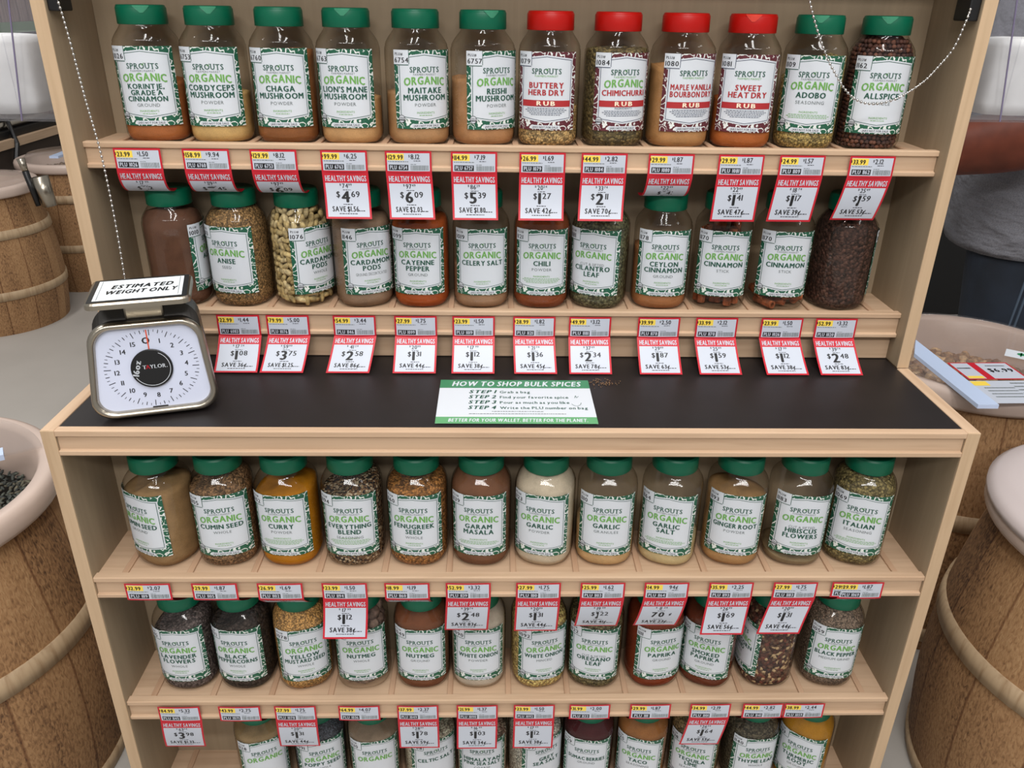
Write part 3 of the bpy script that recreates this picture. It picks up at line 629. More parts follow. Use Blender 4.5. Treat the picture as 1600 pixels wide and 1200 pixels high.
TAGS = [
 ('top shelf edge', 0.2285, 1.1150, 1.0857, [
  (-.5197, 'c', 1.86, -.0031, '23.99', '1.50', '1026', '17.99', '1.12', ''), (-.4265, 'c', 1.86, .0008, '158.99', '9.94', '6760', '119.24', '7.45', ''),
  (-.3346, 'c', 1.82, .0032, '129.99', '8.12', '6753', '97.49', '6.09', ''), (-.2381, 'c', -.35, .0034, '99.99', '6.25', '6763', '74.99', '4.69', '$1.56'),
  (-.1495, 'c', -.35, .004, '129.99', '8.12', '6754', '97.49', '6.09', '$2.03'), (-.0587, 'c', -.35, .0019, '114.99', '7.19', '6757', '86.29', '5.39', '$1.80'),
  (.0363, 'c', -.38, -.0006, '26.99', '1.69', '1079', '20.24', '1.27', '42\u00a2'), (.1224, 'c', -.38, -.0025, '44.99', '2.82', '1084', '33.74', '2.11', '70\u00a2'),
  (.216, 'c', 1.86, -.0035, '29.99', '1.87', '1080', '22.49', '1.41', ''), (.314, 'c', -.01, -.0026, '29.99', '1.87', '1081', '22.49', '1.41', '47\u00a2'),
  (.3997, 'c', .06, -.0061, '24.99', '1.57', '1109', '18.74', '1.17', '39\u00a2'), (.4985, 'c', .35, -.0089, '33.99', '2.12', '1162', '25.49', '1.59', '53\u00a2')]),
 ('second shelf edge', 0.2285, 0.8734, 0.8400, [
  (-.4143, 'f', -1.05, 0.0022, '22.99', '1.44', '6083', '17.24', '1.08', '36\u00a2'), (-.3405, 'f', -1.05, -0.0043, '79.99', '5.00', '1076', '59.99', '3.75', '$1.25'),
  (-.2406, 'f', -1.05, -0.0065, '54.99', '3.44', '1146', '41.24', '2.58', '86\u00a2'), (-.1484, 'f', -1.05, -0.0001, '27.99', '1.75', '1099', '20.99', '1.31', '44\u00a2'),
  (-.0608, 'f', -1.05, -0.0003, '23.99', '1.50', '1019', '17.99', '1.12', '38\u00a2'), (.0311, 'f', -1.05, 0.0015, '28.99', '1.82', '1121', '21.74', '1.36', '45\u00a2'),
  (.1159, 'f', -1.05, -0.001, '49.99', '3.12', '1181', '37.49', '2.34', '78\u00a2'), (.2211, 'f', -1.05, -0.0004, '39.99', '2.50', '1178', '29.99', '1.87', '63\u00a2'),
  (.3095, 'f', -1.05, 0.0014, '33.99', '2.12', '1170', '25.49', '1.59', '53\u00a2'), (.4096, 'f', -1.05, 0.0027, '23.99', '1.50', '1026', '17.99', '1.12', '38\u00a2'),
  (.4932, 'f', -1.05, 0.0012, '52.99', '3.32', '1020', '39.74', '2.48', '83\u00a2')]),
 ('third shelf edge', -0.0003, 0.5563, 0.5271, [
  (-.5173, 'f', 1.07, 0, '32.99', '2.07', '1119', '24.74', '1.55', ''), (-.4239, 'f', 1.05, 0, '29.99', '1.87', '1105', '22.49', '1.41', ''),
  (-.3319, 'f', .95, 0, '26.99', '1.69', '1102', '20.24', '1.27', ''), (-.2409, 'c', -.38, -.0036, '23.99', '1.50', '1194', '17.99', '1.12', '38\u00a2'),
  (-.1523, 'f', .95, 0, '18.99', '1.19', '1160', '14.24', '0.89', ''), (-.0652, 'c', .23, -.004, '52.99', '3.32', '1139', '39.74', '2.48', '83\u00a2'),
  (.035, 'c', .16, -.0019, '27.99', '1.75', '1110', '20.99', '1.31', '44\u00a2'), (.1273, 'c', .43, -.0045, '25.99', '1.62', '1103', '19.49', '1.22', '41\u00a2'),
  (.2191, 'c', .45, -.0084, '14.99', '94\u00a2', '1164', '11.24', '70\u00a2', '23\u00a2'), (.3122, 'c', -.13, -.005, '35.99', '2.25', '1193', '26.99', '1.69', '56\u00a2'),
  (.4052, 'c', -.09, -.0135, '27.99', '1.75', '1183', '20.99', '1.31', '44\u00a2'), (.5013, 'f', 1.04, 0, '29.99', '1.87', '1069', '22.49', '1.41', '')]),
 ('fourth shelf edge', 0.0029, 0.3154, 0.2846, [
  (-.5138, 'c', .23, -.0053, '84.99', '5.32', '1145', '63.74', '3.98', '$1.33'), (-.4213, 'f', 1.0, 0, '43.99', '2.75', '1071', '32.99', '2.06', ''),
  (-.3355, 'c', .21, -.0019, '27.99', '1.75', '1078', '20.99', '1.31', '44\u00a2'), (-.2369, 'f', 1.0, 0, '64.99', '4.07', '1036', '48.74', '3.05', ''),
  (-.146, 'c', .06, -.0001, '37.99', '2.37', '1049', '28.49', '1.78', '59\u00a2'), (-.0537, 'c', -.01, -.001, '21.99', '1.37', '1090', '16.49', '1.03', '34\u00a2'),
  (.0354, 'c', .01, -.0006, '23.99', '1.50', '1092', '17.99', '1.12', '38\u00a2'), (.1223, 'f', 1.0, 0, '31.99', '2.00', '1122', '23.99', '1.50', ''),
  (.2175, 'f', 1.0, 0, '29.99', '1.87', '1111', '22.49', '1.41', ''), (.3121, 'c', .16, -.0083, '34.99', '2.19', '1101', '26.24', '1.64', '55\u00a2'),
  (.3954, 'f', 1.0, 0, '44.99', '2.82', '1141', '33.74', '2.11', ''), (.4607, 'f', 1.0, 0, '38.99', '2.44', '1059', '28.99', '1.83', '')])]
for where, y, zt, zf, tl in TAGS:
    for x, mode, th, dx, price, unit, plu, was, now, save in tl:
        rng = random.Random(int(x * 10000) + int(zt * 777)); hgt = (zt - zf) * 1000
        hang = 'leaning out' if th < -1 else 'hanging' if (mode == 'c' and th < 1) else ('curled back' if mode == 'c' else 'folded under')
        tgo = tag(empty('price_tag', (x, y, zt)), 'red-edged price tag PLU %s at %s, %s on the %s' % (plu, price, hang, where), 'price tag', 'price tags along the shelf edges')
        tag_upper(tgo, price, unit, plu, rng, hgt); tag_lower(tgo, was, now, save, rng, mode, th, dx, hgt)
# a second label tucked behind the last one of the third edge
tb = tag(empty('price_tag', (0.4905, 0.0004, 0.5560)), 'price tag almost hidden behind the PLU 1069 tag, only its left edge showing', 'price tag', 'price tags along the shelf edges')
tag_upper(tb, '29.99', '1.87', '1069', random.Random(3), 27.0)

# ------------------------------------------------------------------ sign lying on the counter
f = Flat(); M_ = [PAPER, plain('sign_green', (58, 132, 92), 0.4), plain('sign_light_green', (98, 164, 112), 0.4), DGREEN, GREY]
f.rect(-108, 0, 108, 135, 0, 0); f.rect(-108, 108, 108, 135, 1, 1); f.rect(-108, 0, 108, 19, 2, 1)
f.text('HOW TO SHOP BULK SPICES', 2, 114, 15, 0, 2, 2, 1.0, 186, 'c', 0.25)
f.text('BETTER FOR YOUR WALLET. BETTER FOR THE PLANET.', 2, 5, 9.0, 0, 2, 2, 1.0, 186, 'c', 0.2)
for k, s_ in enumerate(('Grab a bag', 'Find your favorite spice', 'Pour as much as you like', 'Write the PLU number on bag')):
    f.text('STEP %d' % (k + 1), -66, 91 - 16.4 * k, 9.6, 3, 2, 2, 1.1, 38, 'l', 0.25); f.text(s_, -22, 91 - 16.4 * k, 7.4, 3, 2, 1, 0.80, None, 'l')
f.words(2, 34, 70, 1.6, 4, 2, random.Random(1)); f.words(2, 27, 132, 1.6, 4, 2, random.Random(2))
f.line([(84 + 7 * math.cos(a / 8 * PI), 62 + 10 * math.sin(a / 8 * PI)) for a in range(9, 17)], 0.7, 3, 2)
f.line([(83, 76), (85, 84), (86, 77), (89, 82)], 0.7, 3, 2)
sg = f.build('instruction_sign', lambda u, v, o: (u / 1000.0, v / 1000.0, o * 0.00012), M_)
sg.location = (0.0005, 0.0225, H + 0.0002); tag(sg, 'white and green sign with shopping steps lying flat on the dark counter', 'sign')
g = G(); rng = random.Random(5)
for k in range(70):
    g.ball((0.128 + rng.gauss(0, 0.010), 0.150 + rng.gauss(0, 0.006), H + 0.0002), [rng.uniform(.0004, .0011)] * 3, 0, 5, 4)
tag(g.mesh('spilled_spice', plain('spice_dust', (128, 98, 70), 0.9)), 'brown spice crumbs spilled on the counter right of the sign', 'crumbs', kind='stuff')

# ------------------------------------------------------------------ portion scale
scl = tag(empty('portion_scale', (-0.4745, 0.0445, H + 0.0008), math.radians(16.5)), 'steel dial portion scale with white face at the left end of the counter', 'scale')
TILT = math.radians(9)
def rrect(w, h, r, n=6, taper=0.0):
    pts = []
    for cx, cy, a0 in ((1, 1, 0), (-1, 1, 90), (-1, -1, 180), (1, -1, 270)):
        for k in range(n + 1):
            a = math.radians(a0 + 90 * k / n); y_ = cy * (h / 2 - r) + r * math.sin(a); x_ = cx * (w / 2 - r) + r * math.cos(a)
            pts.append((x_ * (1 - taper * (y_ / h)), y_))
    return pts
def face_pt(x, z, d):      # point on the tilted face, d = distance in front of it
    zz = z; return (x, 0.004 + math.sin(TILT) * zz - math.cos(TILT) * d, math.cos(TILT) * zz + math.sin(TILT) * d)
FW, FH, FC = 0.145, 0.124, 0.0640
def frame_ring(w, h, r, d): return [face_pt(x, z + FC, d) for x, z in rrect(w, h, r, 7, 0.16)]
g = G(); g.loft([frame_ring(FW, FH, .026, -.004), frame_ring(FW + .003, FH + .003, .027, .004), frame_ring(FW, FH, .026, .010), frame_ring(FW - .007, FH - .007, .024, .012), frame_ring(FW - .014, FH - .014, .022, .009), frame_ring(FW - .016, FH - .016, .021, .003)], 0, True, False)
g.mesh('bezel', STEEL, scl, True)
def house_ring(w, h, r, d, up): return [face_pt(x, z + FC + up, d) for x, z in rrect(w, h, r, 7, 0.16)]
g = G(); g.loft([house_ring(FW - .004, FH - .004, .026, -.002, .001), house_ring(FW - .006, FH - .006, .026, -.014, .004), house_ring(FW - .008, FH + .012, .026, -.018, .012), house_ring(FW - .012, FH + .006, .026, -.066, .018), house_ring(FW - .022, FH - .004, .024, -.074, .018)]); g.mesh('housing', DSTEEL, scl, False)
f = Flat(); FMT = [FACE, INK, ORANGE, PAPER]
pl = [(x * 1000, (z + FC) * 1000) for x, z in rrect(FW - .012, FH - .012, .022, 7, 0.16)]
f.add([(u, v, 0) for u, v in pl], [list(range(len(pl)))], 0)
DC = (1.0, 63.5); EX = 1.13
for k in range(64):
    a = 2 * PI * k / 64 + 0.05; big = k % 4 == 0; mid = k % 2 == 0
    r1 = 51; r0 = 43.5 if big else (46.5 if mid else 48); f.line([(DC[0] + q * math.sin(a) * EX, DC[1] + q * math.cos(a)) for q in (r0, r1)], 0.9 if mid else 0.6, 1, 1)
for k in range(16):
    a = 2 * PI * k / 16 - 0.06; s_ = 'O' if k == 0 else str(k)
    cp = 8 if k == 0 else 6.0; f.text(s_, DC[0] + 37.5 * EX * math.sin(a), DC[1] + 37 * math.cos(a) - cp / 2, cp, 1, 1, 2 if k == 0 else 1)
f.rect(-6, 9.0, 13, 11.5, 1, 1)
f.line([(DC[0], DC[1] + 20), (DC[0] - 0.5, DC[1] + 51)], 1.6, 2, 2)
f.build('dial_face', lambda u, v, o: face_pt(u / 1000, v / 1000, 0.003 + o * 0.0003), FMT, scl)
g = G(); n = 40; g.loft([[face_pt((DC[0]) / 1000 + q * math.cos(2 * PI * i / n), DC[1] / 1000 + q * math.sin(2 * PI * i / n), d) for i in range(n)] for q, d in ((.0255, .0032), (.0255, .006), (.0245, .0068))]); hub = g.mesh('dial_hub', BPLAST, scl, False)
f = Flat(); f.text('T', -10.8, 0.2, 5.0, 0, 0, 1, 1, None, 'l'); f.text('A', -6.9, 0.2, 5.0, 1, 0, 1, 0.95, None, 'l'); f.text('YLOR.', -1.9, 0.2, 5.0, 0, 0, 1, 1, 21, 'l')
f.text('16oz', -14.2, 1.0, 7.2, 0, 0, 2, 1.0, 23, 'c', 0, 0, 0.12, math.radians(75)); f.line([(22.6 * math.cos(a / 20 * PI), 22.6 * math.sin(a / 20 * PI)) for a in range(-17, 8)], 0.6, 0, 0)
f.build('hub_print', lambda u, v, o: face_pt((u + DC[0]) / 1000, (v + DC[1]) / 1000, 0.0071), [PAPER, RED], hub)
# shoulders, post and tray
g = G(); g.box(-.024, .024, .036, .070, .122, .1525); bev(g.mesh('tray_post', STEEL, scl), .003, 2)
PW, PD, PZ = .124, .100, .1525
def pring(w, d, r, z): return [(x, y + .045, z) for x, y in rrect(w, d, r, 5)]
g = G(); g.loft([pring(PW - .01, PD - .01, .010, PZ - .001), pring(PW, PD, .012, PZ), pring(PW, PD, .012, PZ + .006), pring(PW - .003, PD - .003, .011, PZ + .0085)]); tr_ = g.mesh('weighing_tray', STEEL, scl, False)
f = Flat(); f.rect(-58, -45, 58, 45, 1, 0); f.rect(-52, -40, 52, 40, 0, 1); f.text('ESTIMATED', 2, 4, 14, 1, 2, 2, 0.78, 74, 'c', 0.25); f.text('WEIGHT ONLY', 2, -18, 14, 1, 2, 2, 0.74, 86, 'c', 0.25)
for s_ in (-1, 1): f.rect(s_ * 47.5 - 0.3, -37, s_ * 47.5 + 0.3, 37, 2, 2)
tag(f.build('tray_notice', lambda u, v, o: (u / 1000, v / 1000 + .045, PZ + .0087 + o * .0003), [plain('notice_paper', (232, 238, 242), 0.35), plain('notice_black', (30, 34, 36), 0.4), GREY], tr_), 'white notice reading estimated weight only')

# ------------------------------------------------------------------ brackets and bead chains
for sx, zz, wh in ((-1, H + 0.484, 'left'), (1, H + 0.488, 'right')):
    g = G(); x0, x1 = sorted((sx * 0.5918, sx * 0.577)); g.box(x0, x1, 0.213, 0.249, zz, zz + 0.07)
    tag(bev(g.mesh('chain_bracket', BPLAST), .002), 'small black bracket at the top of the hutch\'s %s inner side' % wh, 'bracket')
def chain(name, pts, r, label):
    P = [Vector(p) for p in pts]; g = G(); fine = []
    for i in range(len(P) - 1):
        p0, p1, p2, p3 = P[max(i - 1, 0)], P[i], P[i + 1], P[min(i + 2, len(P) - 1)]
        for k in range(40):
            t_ = k / 40; fine.append(0.5 * ((2 * p1) + (p2 - p0) * t_ + (2 * p0 - 5 * p1 + 4 * p2 - p3) * t_ ** 2 + (3 * p1 - p0 - 3 * p2 + p3) * t_ ** 3))
    fine.append(P[-1]); acc = 0; last = fine[0]; g.ball(last, r, 0, 8, 6)
    for p in fine[1:]:
        acc += (p - last).length; last = p
        if acc >= r * 2.75: g.ball(p, r, 0, 8, 6); acc = 0
    g.tube(fine[::6] + [fine[-1]], r * 0.28, 5); return tag(g.mesh(name, CHROME, None, True), label, 'chain', 'ball chains')
chain('ball_chain', [(-.577, .200, H + .52), (-.570, .198, H + .497), (-.5665, .2, H + .4532), (-.562, .2, H + .3846), (-.5557, .2, H + .3119), (-.5500, .19, H + .2258), (-.541, .165, H + .135), (-.5285, .135, H + .075)], .0019, 'thin steel ball chain hanging from the left bracket down behind the scale')
chain('ball_chain', [(.578, .212, H + .502), (.572, .205, H + .488), (.5641, .205, H + .4565), (.549, .205, H + .433), (.5323, .205, H + .4132), (.5017, .205, H + .3930), (.4695, .205, H + .3867), (.4418, .205, H + .3961), (.4153, .205, H + .4235), (.3921, .205, H + .458), (.3664, .205, H + .5099), (.354, .21, H + .565)], .0019, 'steel ball chain looping from the right bracket across the adobo and allspice jars')
chain('ball_chain', [(-.452, .140, H + .020), (-.440, .139, H + .016), (-.4335, .136, H + .010), (-.4345, .132, H + .004), (-.440, .130, H + .0022)], .0019, 'short end of ball chain lying behind the right edge of the scale')

# ------------------------------------------------------------------ barrels
def barrel_wood():
    t = NT('rough_barrel_staves'); tc = t.add('ShaderNodeTexCoord'); sp = t.add('ShaderNodeSeparateXYZ'); t.link(tc.outputs['UV'], sp.inputs[0])
    q = t.math('DIVIDE', sp.outputs[0], 0.105); fr = t.math('FRACT', q); idx = t.math('FLOOR', q)
    wn = t.add('ShaderNodeTexWhiteNoise', noise_dimensions='1D'); t.link(idx, wn.inputs['W'])
    mp = t.add('ShaderNodeMapping'); mp.inputs['Scale'].default_value = (270, 100, 1); t.link(tc.outputs['UV'], mp.inputs[0])
    nz = t.add('ShaderNodeTexNoise', i_Scale=1.0, i_Detail=5.0, i_Distortion=0.6); t.link(mp.outputs[0], nz.inputs[0])
    mp2 = t.add('ShaderNodeMapping'); mp2.inputs['Scale'].default_value = (14, 3, 1); t.link(tc.outputs['UV'], mp2.inputs[0])
    n2 = t.add('ShaderNodeTexNoise', i_Scale=1.0, i_Detail=4.0); t.link(mp2.outputs[0], n2.inputs[0])
    a = t.math('ADD', t.math('MULTIPLY', nz.outputs[0], 0.55), t.math('MULTIPLY', n2.outputs[0], 0.35)); a = t.math('ADD', a, t.math('MULTIPLY', wn.outputs[0], 0.10))
    r = t.ramp(a, [(0.36, rgb((80, 53, 32))), (0.44, rgb((128, 93, 60))), (0.53, rgb((154, 116, 78))), (0.70, rgb((174, 138, 98)))])
    sm = t.ramp(t.math('ABSOLUTE', t.math('SUBTRACT', fr, 0.5)), [(0.470, (1, 1, 1, 1)), (0.492, (0.55, 0.45, 0.38, 1))])
    mu = t.add('ShaderNodeMixRGB'); mu.blend_type = 'MULTIPLY'; mu.inputs[0].default_value = 1; t.link(r.outputs[0], mu.inputs[1]); t.link(sm.outputs[0], mu.inputs[2])
    t.link(mu.outputs[0], t.b.inputs['Base Color']); t.b.inputs['Roughness'].default_value = 0.8; t.bump(nz.outputs[0], 0.6, 0.002); return t.m
BW = barrel_wood(); HOOP = wood('barrel_hoop', (172, 148, 118), (140, 112, 82), 2)
RIM = plain('mauve_grey_plastic', (196, 176, 164), 0.35, 0, 0.5, 0.03, 8); RIMD = plain('taupe_liner', (150, 130, 114), 0.4)
def brad(t, R): return R * (0.91 + 0.175 * math.sin(PI * min(max(t * 0.80 + 0.20, 0), 1)))
def barrel(x, y, ztop, R, label, rz=0.0, hoops=(0.40, 0.97), rimw=0.045, floor_z=0.0):
    b = tag(empty('bulk_barrel', (x, y, 0), rz), label, 'barrel', 'wooden barrels of bulk food'); h = ztop - 0.03; N = 64; V = []; F = []; UV = []
    rows = 14
    for i in range(rows + 1):
        z = h * i / rows; r = brad(i / rows, R)
        for j in range(N + 1): a = 2 * PI * j / N; V.append((r * math.cos(a), r * math.sin(a), z)); UV.append((j / N * 2 * PI * R, z))
    for i in range(rows):
        for j in range(N): k = i * (N + 1) + j; F.append([k, k + 1, k + N + 2, k + N + 1])
    mk('stave_body', V, F, BW, None, b, True, UV)
    for t_ in hoops:
        g = G(); z = h * (1 - t_); w = 0.036; rr = brad(1 - t_, R); r0, r1 = brad((z - w / 2) / h, R), brad((z + w / 2) / h, R)
        g.lathe([(r0 - .003, z - w / 2), (r0 + .0045, z - w / 2), (rr + .0055, z), (r1 + .0045, z + w / 2), (r1 - .003, z + w / 2)], N, 0, (0, 0), False); g.mesh('hoop', HOOP, b, True)
    Ri = R - rimw; g = G()
    g.lathe([(R * 0.91, h - .012), (R - .004, h - .012), (R, h - .004), (R, h + .016), (R - .005, h + .026), (R - .012, h + .029), (Ri + .006, h + .027), (Ri, h + .020), (Ri - .012, h - .06), (Ri - .016, h - .14), (0.01, h - .15)], N, 0, (0, 0), False)
    g.mesh('rim', RIM, b, True); return b, Ri, h
def beans(b, Ri, z, n, sz, cols, name, label, rng):
    g = G(); ms = [plain('bulk_%d_%d_%d' % c, c, 0.6, 0, 0.4, 0.2, 120) for c in cols]
    g.lathe([(0.01, z - .01), (Ri - .016, z - .012)], 40, 0, (0, 0), True)
    for i in range(n):
        q = (Ri - .018) * math.sqrt(rng.random()); a = rng.uniform(0, 2 * PI)
        rot = Matrix.Rotation(rng.uniform(0, 6.3), 3, 'Z') @ Matrix.Rotation(rng.uniform(-0.6, 0.6), 3, 'X'); k = rng.uniform(0.8, 1.2)
        g.ball((q * math.cos(a), q * math.sin(a), z + rng.uniform(-.2, 1.0) * sz[2]), [s * k for s in sz], rng.randrange(len(ms)), 6, 4, rot)
    o = g.mesh(name, ms, b, True); o['kind'] = 'stuff'; o['label'] = label; return o
def lid_disc(b, Ri, z, name='lid'):
    g = G(); g.lathe([(0.001, z), (Ri * 0.6, z + .002), (Ri + .010, z), (Ri + .016, z + .003), (Ri + .016, z + .006), (Ri + .008, z + .006), (Ri * 0.6, z + .006), (0.001, z + .005)], 56, 0, (0, 0), False); return g.mesh(name, LIDCLR, b, True)
rng = random.Random(11)
STRIP = plain('pale_blue_label_rail', (196, 212, 240), 0.3)
# near left: dark tea leaves under a half-open clear lid
bl, Ri, hh = barrel(-1.002, 0.175, 0.600, 0.260, 'wooden barrel of dark leaves close by the cabinet\'s left side', 0.4, rimw=0.034)
beans(bl, Ri, hh - .055, 2800, (.0028, .0065, .0022), [(54, 58, 54), (70, 74, 66), (40, 44, 42), (84, 80, 66)], 'tea_leaves', 'dark dried leaves', rng)
g = G(); g.box(-.045, .045, .004, .010, 0, .003); lidb = None
g = G(); n = 28; g.loft([[((Ri + .01) * math.cos(PI * i / n), (Ri + .01) * math.sin(PI * i / n), z) for i in range(n + 1)] for z in (hh + .030, hh + .034)]); o = g.mesh('half_lid', LIDCLR, bl); o.rotation_euler.z = math.radians(10)
g = G(); g.box(-.19, .18, -.014, .014, hh + .034, hh + .044); o = g.mesh('label_rail', STRIP, bl); o.rotation_euler.z = math.radians(8)
sp_ = G(); sp_.tube([(-.03, -.02, hh - .03), (-.005, -.005, hh - .012), (.03, .01, hh + .0)], [.012, .010, .014], 8); sp_.mesh('scoop', plain('white_plastic', (225, 228, 228), 0.3), bl, True)
# near right: closed lid
br, Ri, hh = barrel(1.033, 0.103, 0.592, 0.260, 'wooden barrel with closed mauve lid at the front right', 0.9)
g = G(); g.lathe([(0.001, hh + .034), (.03, hh + .034), (.034, hh + .031), (.06, hh + .031), (.064, hh + .034), (R_ := .20, hh + .036), (.225, hh + .038), (.250, hh + .034), (.262, hh + .024), (.262, hh + .014), (.256, hh + .012)], 64, 0, (0, 0), False)
g.mesh('lid', plain('frosted_lid', (198, 186, 184), 0.28, 0, 0.5), br, True)
# far right: nuts
bf, Ri, hh = barrel(1.006, 0.676, 0.632, 0.241, 'wooden barrel of brown nuts behind the cabinet\'s right end', 0.2, (0.42, 0.92), 0.032)
beans(bf, Ri, hh - .060, 620, (.010, .015, .009), [(168, 136, 100), (150, 116, 80), (186, 156, 118), (132, 98, 66)], 'nuts', 'brown shelled nuts', rng)
lid_disc(bf, Ri, hh + .028)
# things on that lid
def slab(name, corners, z, th, mats, top=None, label=None, cat=None):
    g = G(); g.V = [(x, y, z) for x, y in corners] + [(x, y, z + th) for x, y in corners]; n = len(corners)
    g.F = [list(range(n))[::-1], list(range(n, 2 * n))] + [[i, (i + 1) % n, n + (i + 1) % n, n + i] for i in range(n)]; g.M = [0] * len(g.F); o = g.mesh(name, mats)
    if label: tag(o, label, cat)
    return o
ZL = hh + .0345
slab('lid_hinge_rail', [(0.857, 0.630), (0.862, 0.391), (0.901, 0.391), (0.896, 0.706)], ZL, .008, STRIP, None, 'pale blue plastic rail lying across the nut barrel\'s lid', 'rail')
def card(name, cx, cy, w, d, rz, z, label, draw, mats):
    f = Flat(); draw(f, w * 500, d * 500); o = f.build(name, lambda u, v, o_: (u / 1000, v / 1000, o_ * 0.0002), mats); o.location = (cx, cy, z); o.rotation_euler.z = rz; return tag(o, label, 'card', 'cards on the nut barrel lid')
def d_red(f, w, d):
    f.rect(-w, -d, w, d, 0, 0); f.rect(-w + 4, -d + 4, -w * .36, d - 4, 1, 1); f.rect(-w * .1, -d + 4, w - 4, d - 4, 1, 1); f.text('$6.99', w * .45, -6, 16, 3, 2, 2, 0.8, w * .9, 'c')
    f.rect(-w + 5, -d + 5, -w * .4, -d + 16, 2, 2); f.words(-w * .68, 10, 28, 5, 3, 2, random.Random(4)); f.words(w * .45, 22, 40, 3, 3, 2, random.Random(6))
card('savings_card', 0.970, 0.551, .125, .082, 0.02, ZL + .004, 'red-bordered savings card on the nut barrel lid', d_red, TM)
def d_white(f, w, d):
    f.rect(-w, -d, w, d, 1, 0); f.rect(-w + 2, d - 22, -w + 34, d - 2, 2, 1); f.text('ITEM', -w + 18, d - 16, 8, 3, 2, 1)
    for k in range(4): f.words(-w * .35, d - 34 - 13 * k, 60, 4, 4, 1, random.Random(k)); f.words(w * .45, d - 14 - 15 * k, 46, 5, 4, 1, random.Random(k + 9))
def d_white2(f, w, d):
    f.rect(-w, -d, w, d, 1, 0); f.rect(-w + 2, d - 22, -w + 34, d - 2, 2, 1)
    for k in range(4): f.words(-w * .35, d - 34 - 13 * k, 60, 4, 4, 1, random.Random(k)); f.words(w * .45, d - 14 - 15 * k, 46, 5, 4, 1, random.Random(k + 9))
card('item_card', 0.974, 0.455, .140, .098, 0.02, ZL + .004, 'white item card with yellow corner on the nut barrel lid', d_white2, TM)
def d_logo(f, w, d):
    f.rect(-w, -d, w, d, 0, 0); f.disc(-w * .55, 4, 8, 1, 1, 12); f.line([(-w * .55, -10), (-w * .55, 14)], 3, 1, 1); f.words(w * .2, -3, w * 1.1, 8, 1, 1, random.Random(3))
card('logo_card', 1.113, 0.606, .130, .046, -0.62, ZL + .006, 'white card with a green leaf mark at the right of the nut barrel lid', d_logo, [PAPER, plain('logo_green', (40, 132, 84), 0.5)])
# far left pair
bm, Ri, hh = barrel(-2.21, 2.50, 0.600, 0.260, 'wooden barrel with clear domed lid out on the floor at left', 0.1, (0.27, 0.70))
g = G(); g.lathe([(Ri + .012, hh + .028), (Ri + .005, hh + .036), (Ri - .03, hh + .042), (.06, hh + .062), (.001, hh + .064)], 48, 0, (0, 0), False); g.mesh('lid', LIDCLR, bm, True)
g = G(); g.tube([(.05, -.04, hh + .062), (.05, -.04, hh + .085), (.12, -.03, hh + .088), (.12, -.03, hh + .058)], .010, 8); g.mesh('lid_handle', STEEL, bm, True)
beans(bm, Ri, hh - .06, 260, (.012, .016, .010), [(206, 200, 188), (180, 172, 160)], 'bulk_food', 'pale bulk food', rng)
bb, Ri, hh = barrel(-2.05, 3.10, 0.600, 0.260, 'wooden barrel behind the domed-lid barrel at far left', 0.7, (0.22, 0.62))
g = G(); g.lathe([(Ri + .012, hh + .028), (Ri, hh + .034), (.2, hh + .05), (.001, hh + .052)], 48, 0, (0, 0), False); g.mesh('lid', LIDCLR, bb, True)
beans(bb, Ri, hh - .04, 420, (.010, .013, .008), [(122, 100, 78), (104, 84, 64)], 'bulk_food', 'brown bulk food', rng)
g = G(); g.box(-.20, .20, -.02, .02, hh + .052, hh + .062); o = g.mesh('label_rail', STRIP, bb); o.rotation_euler.z = 0.9
g = G(); g.tube([(0, 0, 0), (0, 0, .05)], [.012, .016], 10, 0); g.tube([(0, 0, -.14), (0, 0, 0)], [.010, .013], 10, 1); g.tube([(.035, .02, -.15), (.035, .02, -.03)], [.028, .034], 12, 0)
o = g.mesh('tongs_holder', [STEEL, BPLAST], None, True); o.location = (-1.905, 2.40, 0.66); o.rotation_euler = (0, math.radians(-8), 0); tag(o, 'steel scoop with black handle clipped to the side of the domed-lid barrel', 'scoop')

# ------------------------------------------------------------------ bag holders on the outer sides of the hutch
def holder(sx, zb, label, bl_label):
    root = tag(empty('bag_holder', (sx * 0.612, 0.30, zb)), label, 'bag holder'); g = G(); w, d, h = .150, .11, .30; t = .003
    def bx(x0, x1, y0, y1, z0, z1): xs = sorted((sx * x0, sx * x1)); g.box(xs[0], xs[1], y0, y1, z0, z1)
    bx(0, w, -d / 2, d / 2, 0, t); bx(0, t, -d / 2, d / 2, t, h); bx(w - t, w, -d / 2, d / 2, t, h); bx(t, w - t, d / 2 - t, d / 2, t, h)
    bx(t, w * .42, -d / 2, -d / 2 + t, t, h); bx(w * .42, w - t, -d / 2, -d / 2 + t, t, h * .36); g.mesh('acrylic_box', ACRY, root)
    g = G(); g.tube([(sx * .062, -d / 2 - .0008, .001), (sx * .024, -d / 2 - .0008, h)], .0011, 6); g.mesh('front_seam', plain('violet_edge', (120, 112, 140), 0.3), root)
    g = G(); rr = [];
    for z, q in ((.004, .92), (.02, 1.0), (.075, 1.0), (.093, 1.03), (.102, 1.0), (.104, .6)):
        rr.append([(sx * .094 + .048 * q * math.copysign(abs(math.cos(a)) ** .6, math.cos(a)), .044 * q * math.copysign(abs(math.sin(a)) ** .6, math.sin(a)) + .002 * math.sin(5 * a), z) for a in [2 * PI * k / 40 for k in range(40)]])
    g.loft(rr); o = g.mesh('bag_bundle', plain('white_bag_paper', (226, 226, 222), 0.6, 0, 0.3, 0.04, 30), None, True); o.location = root.location + Vector((0, 0, .0035)); tag(o, bl_label, 'bags')
holder(-1, H + .346, 'clear acrylic bag holder fixed outside the hutch\'s left side', 'bundle of white bags in the left acrylic holder')
holder(1, H + .360, 'clear acrylic bag holder fixed outside the hutch\'s right side', 'bundle of white bags in the right acrylic holder')

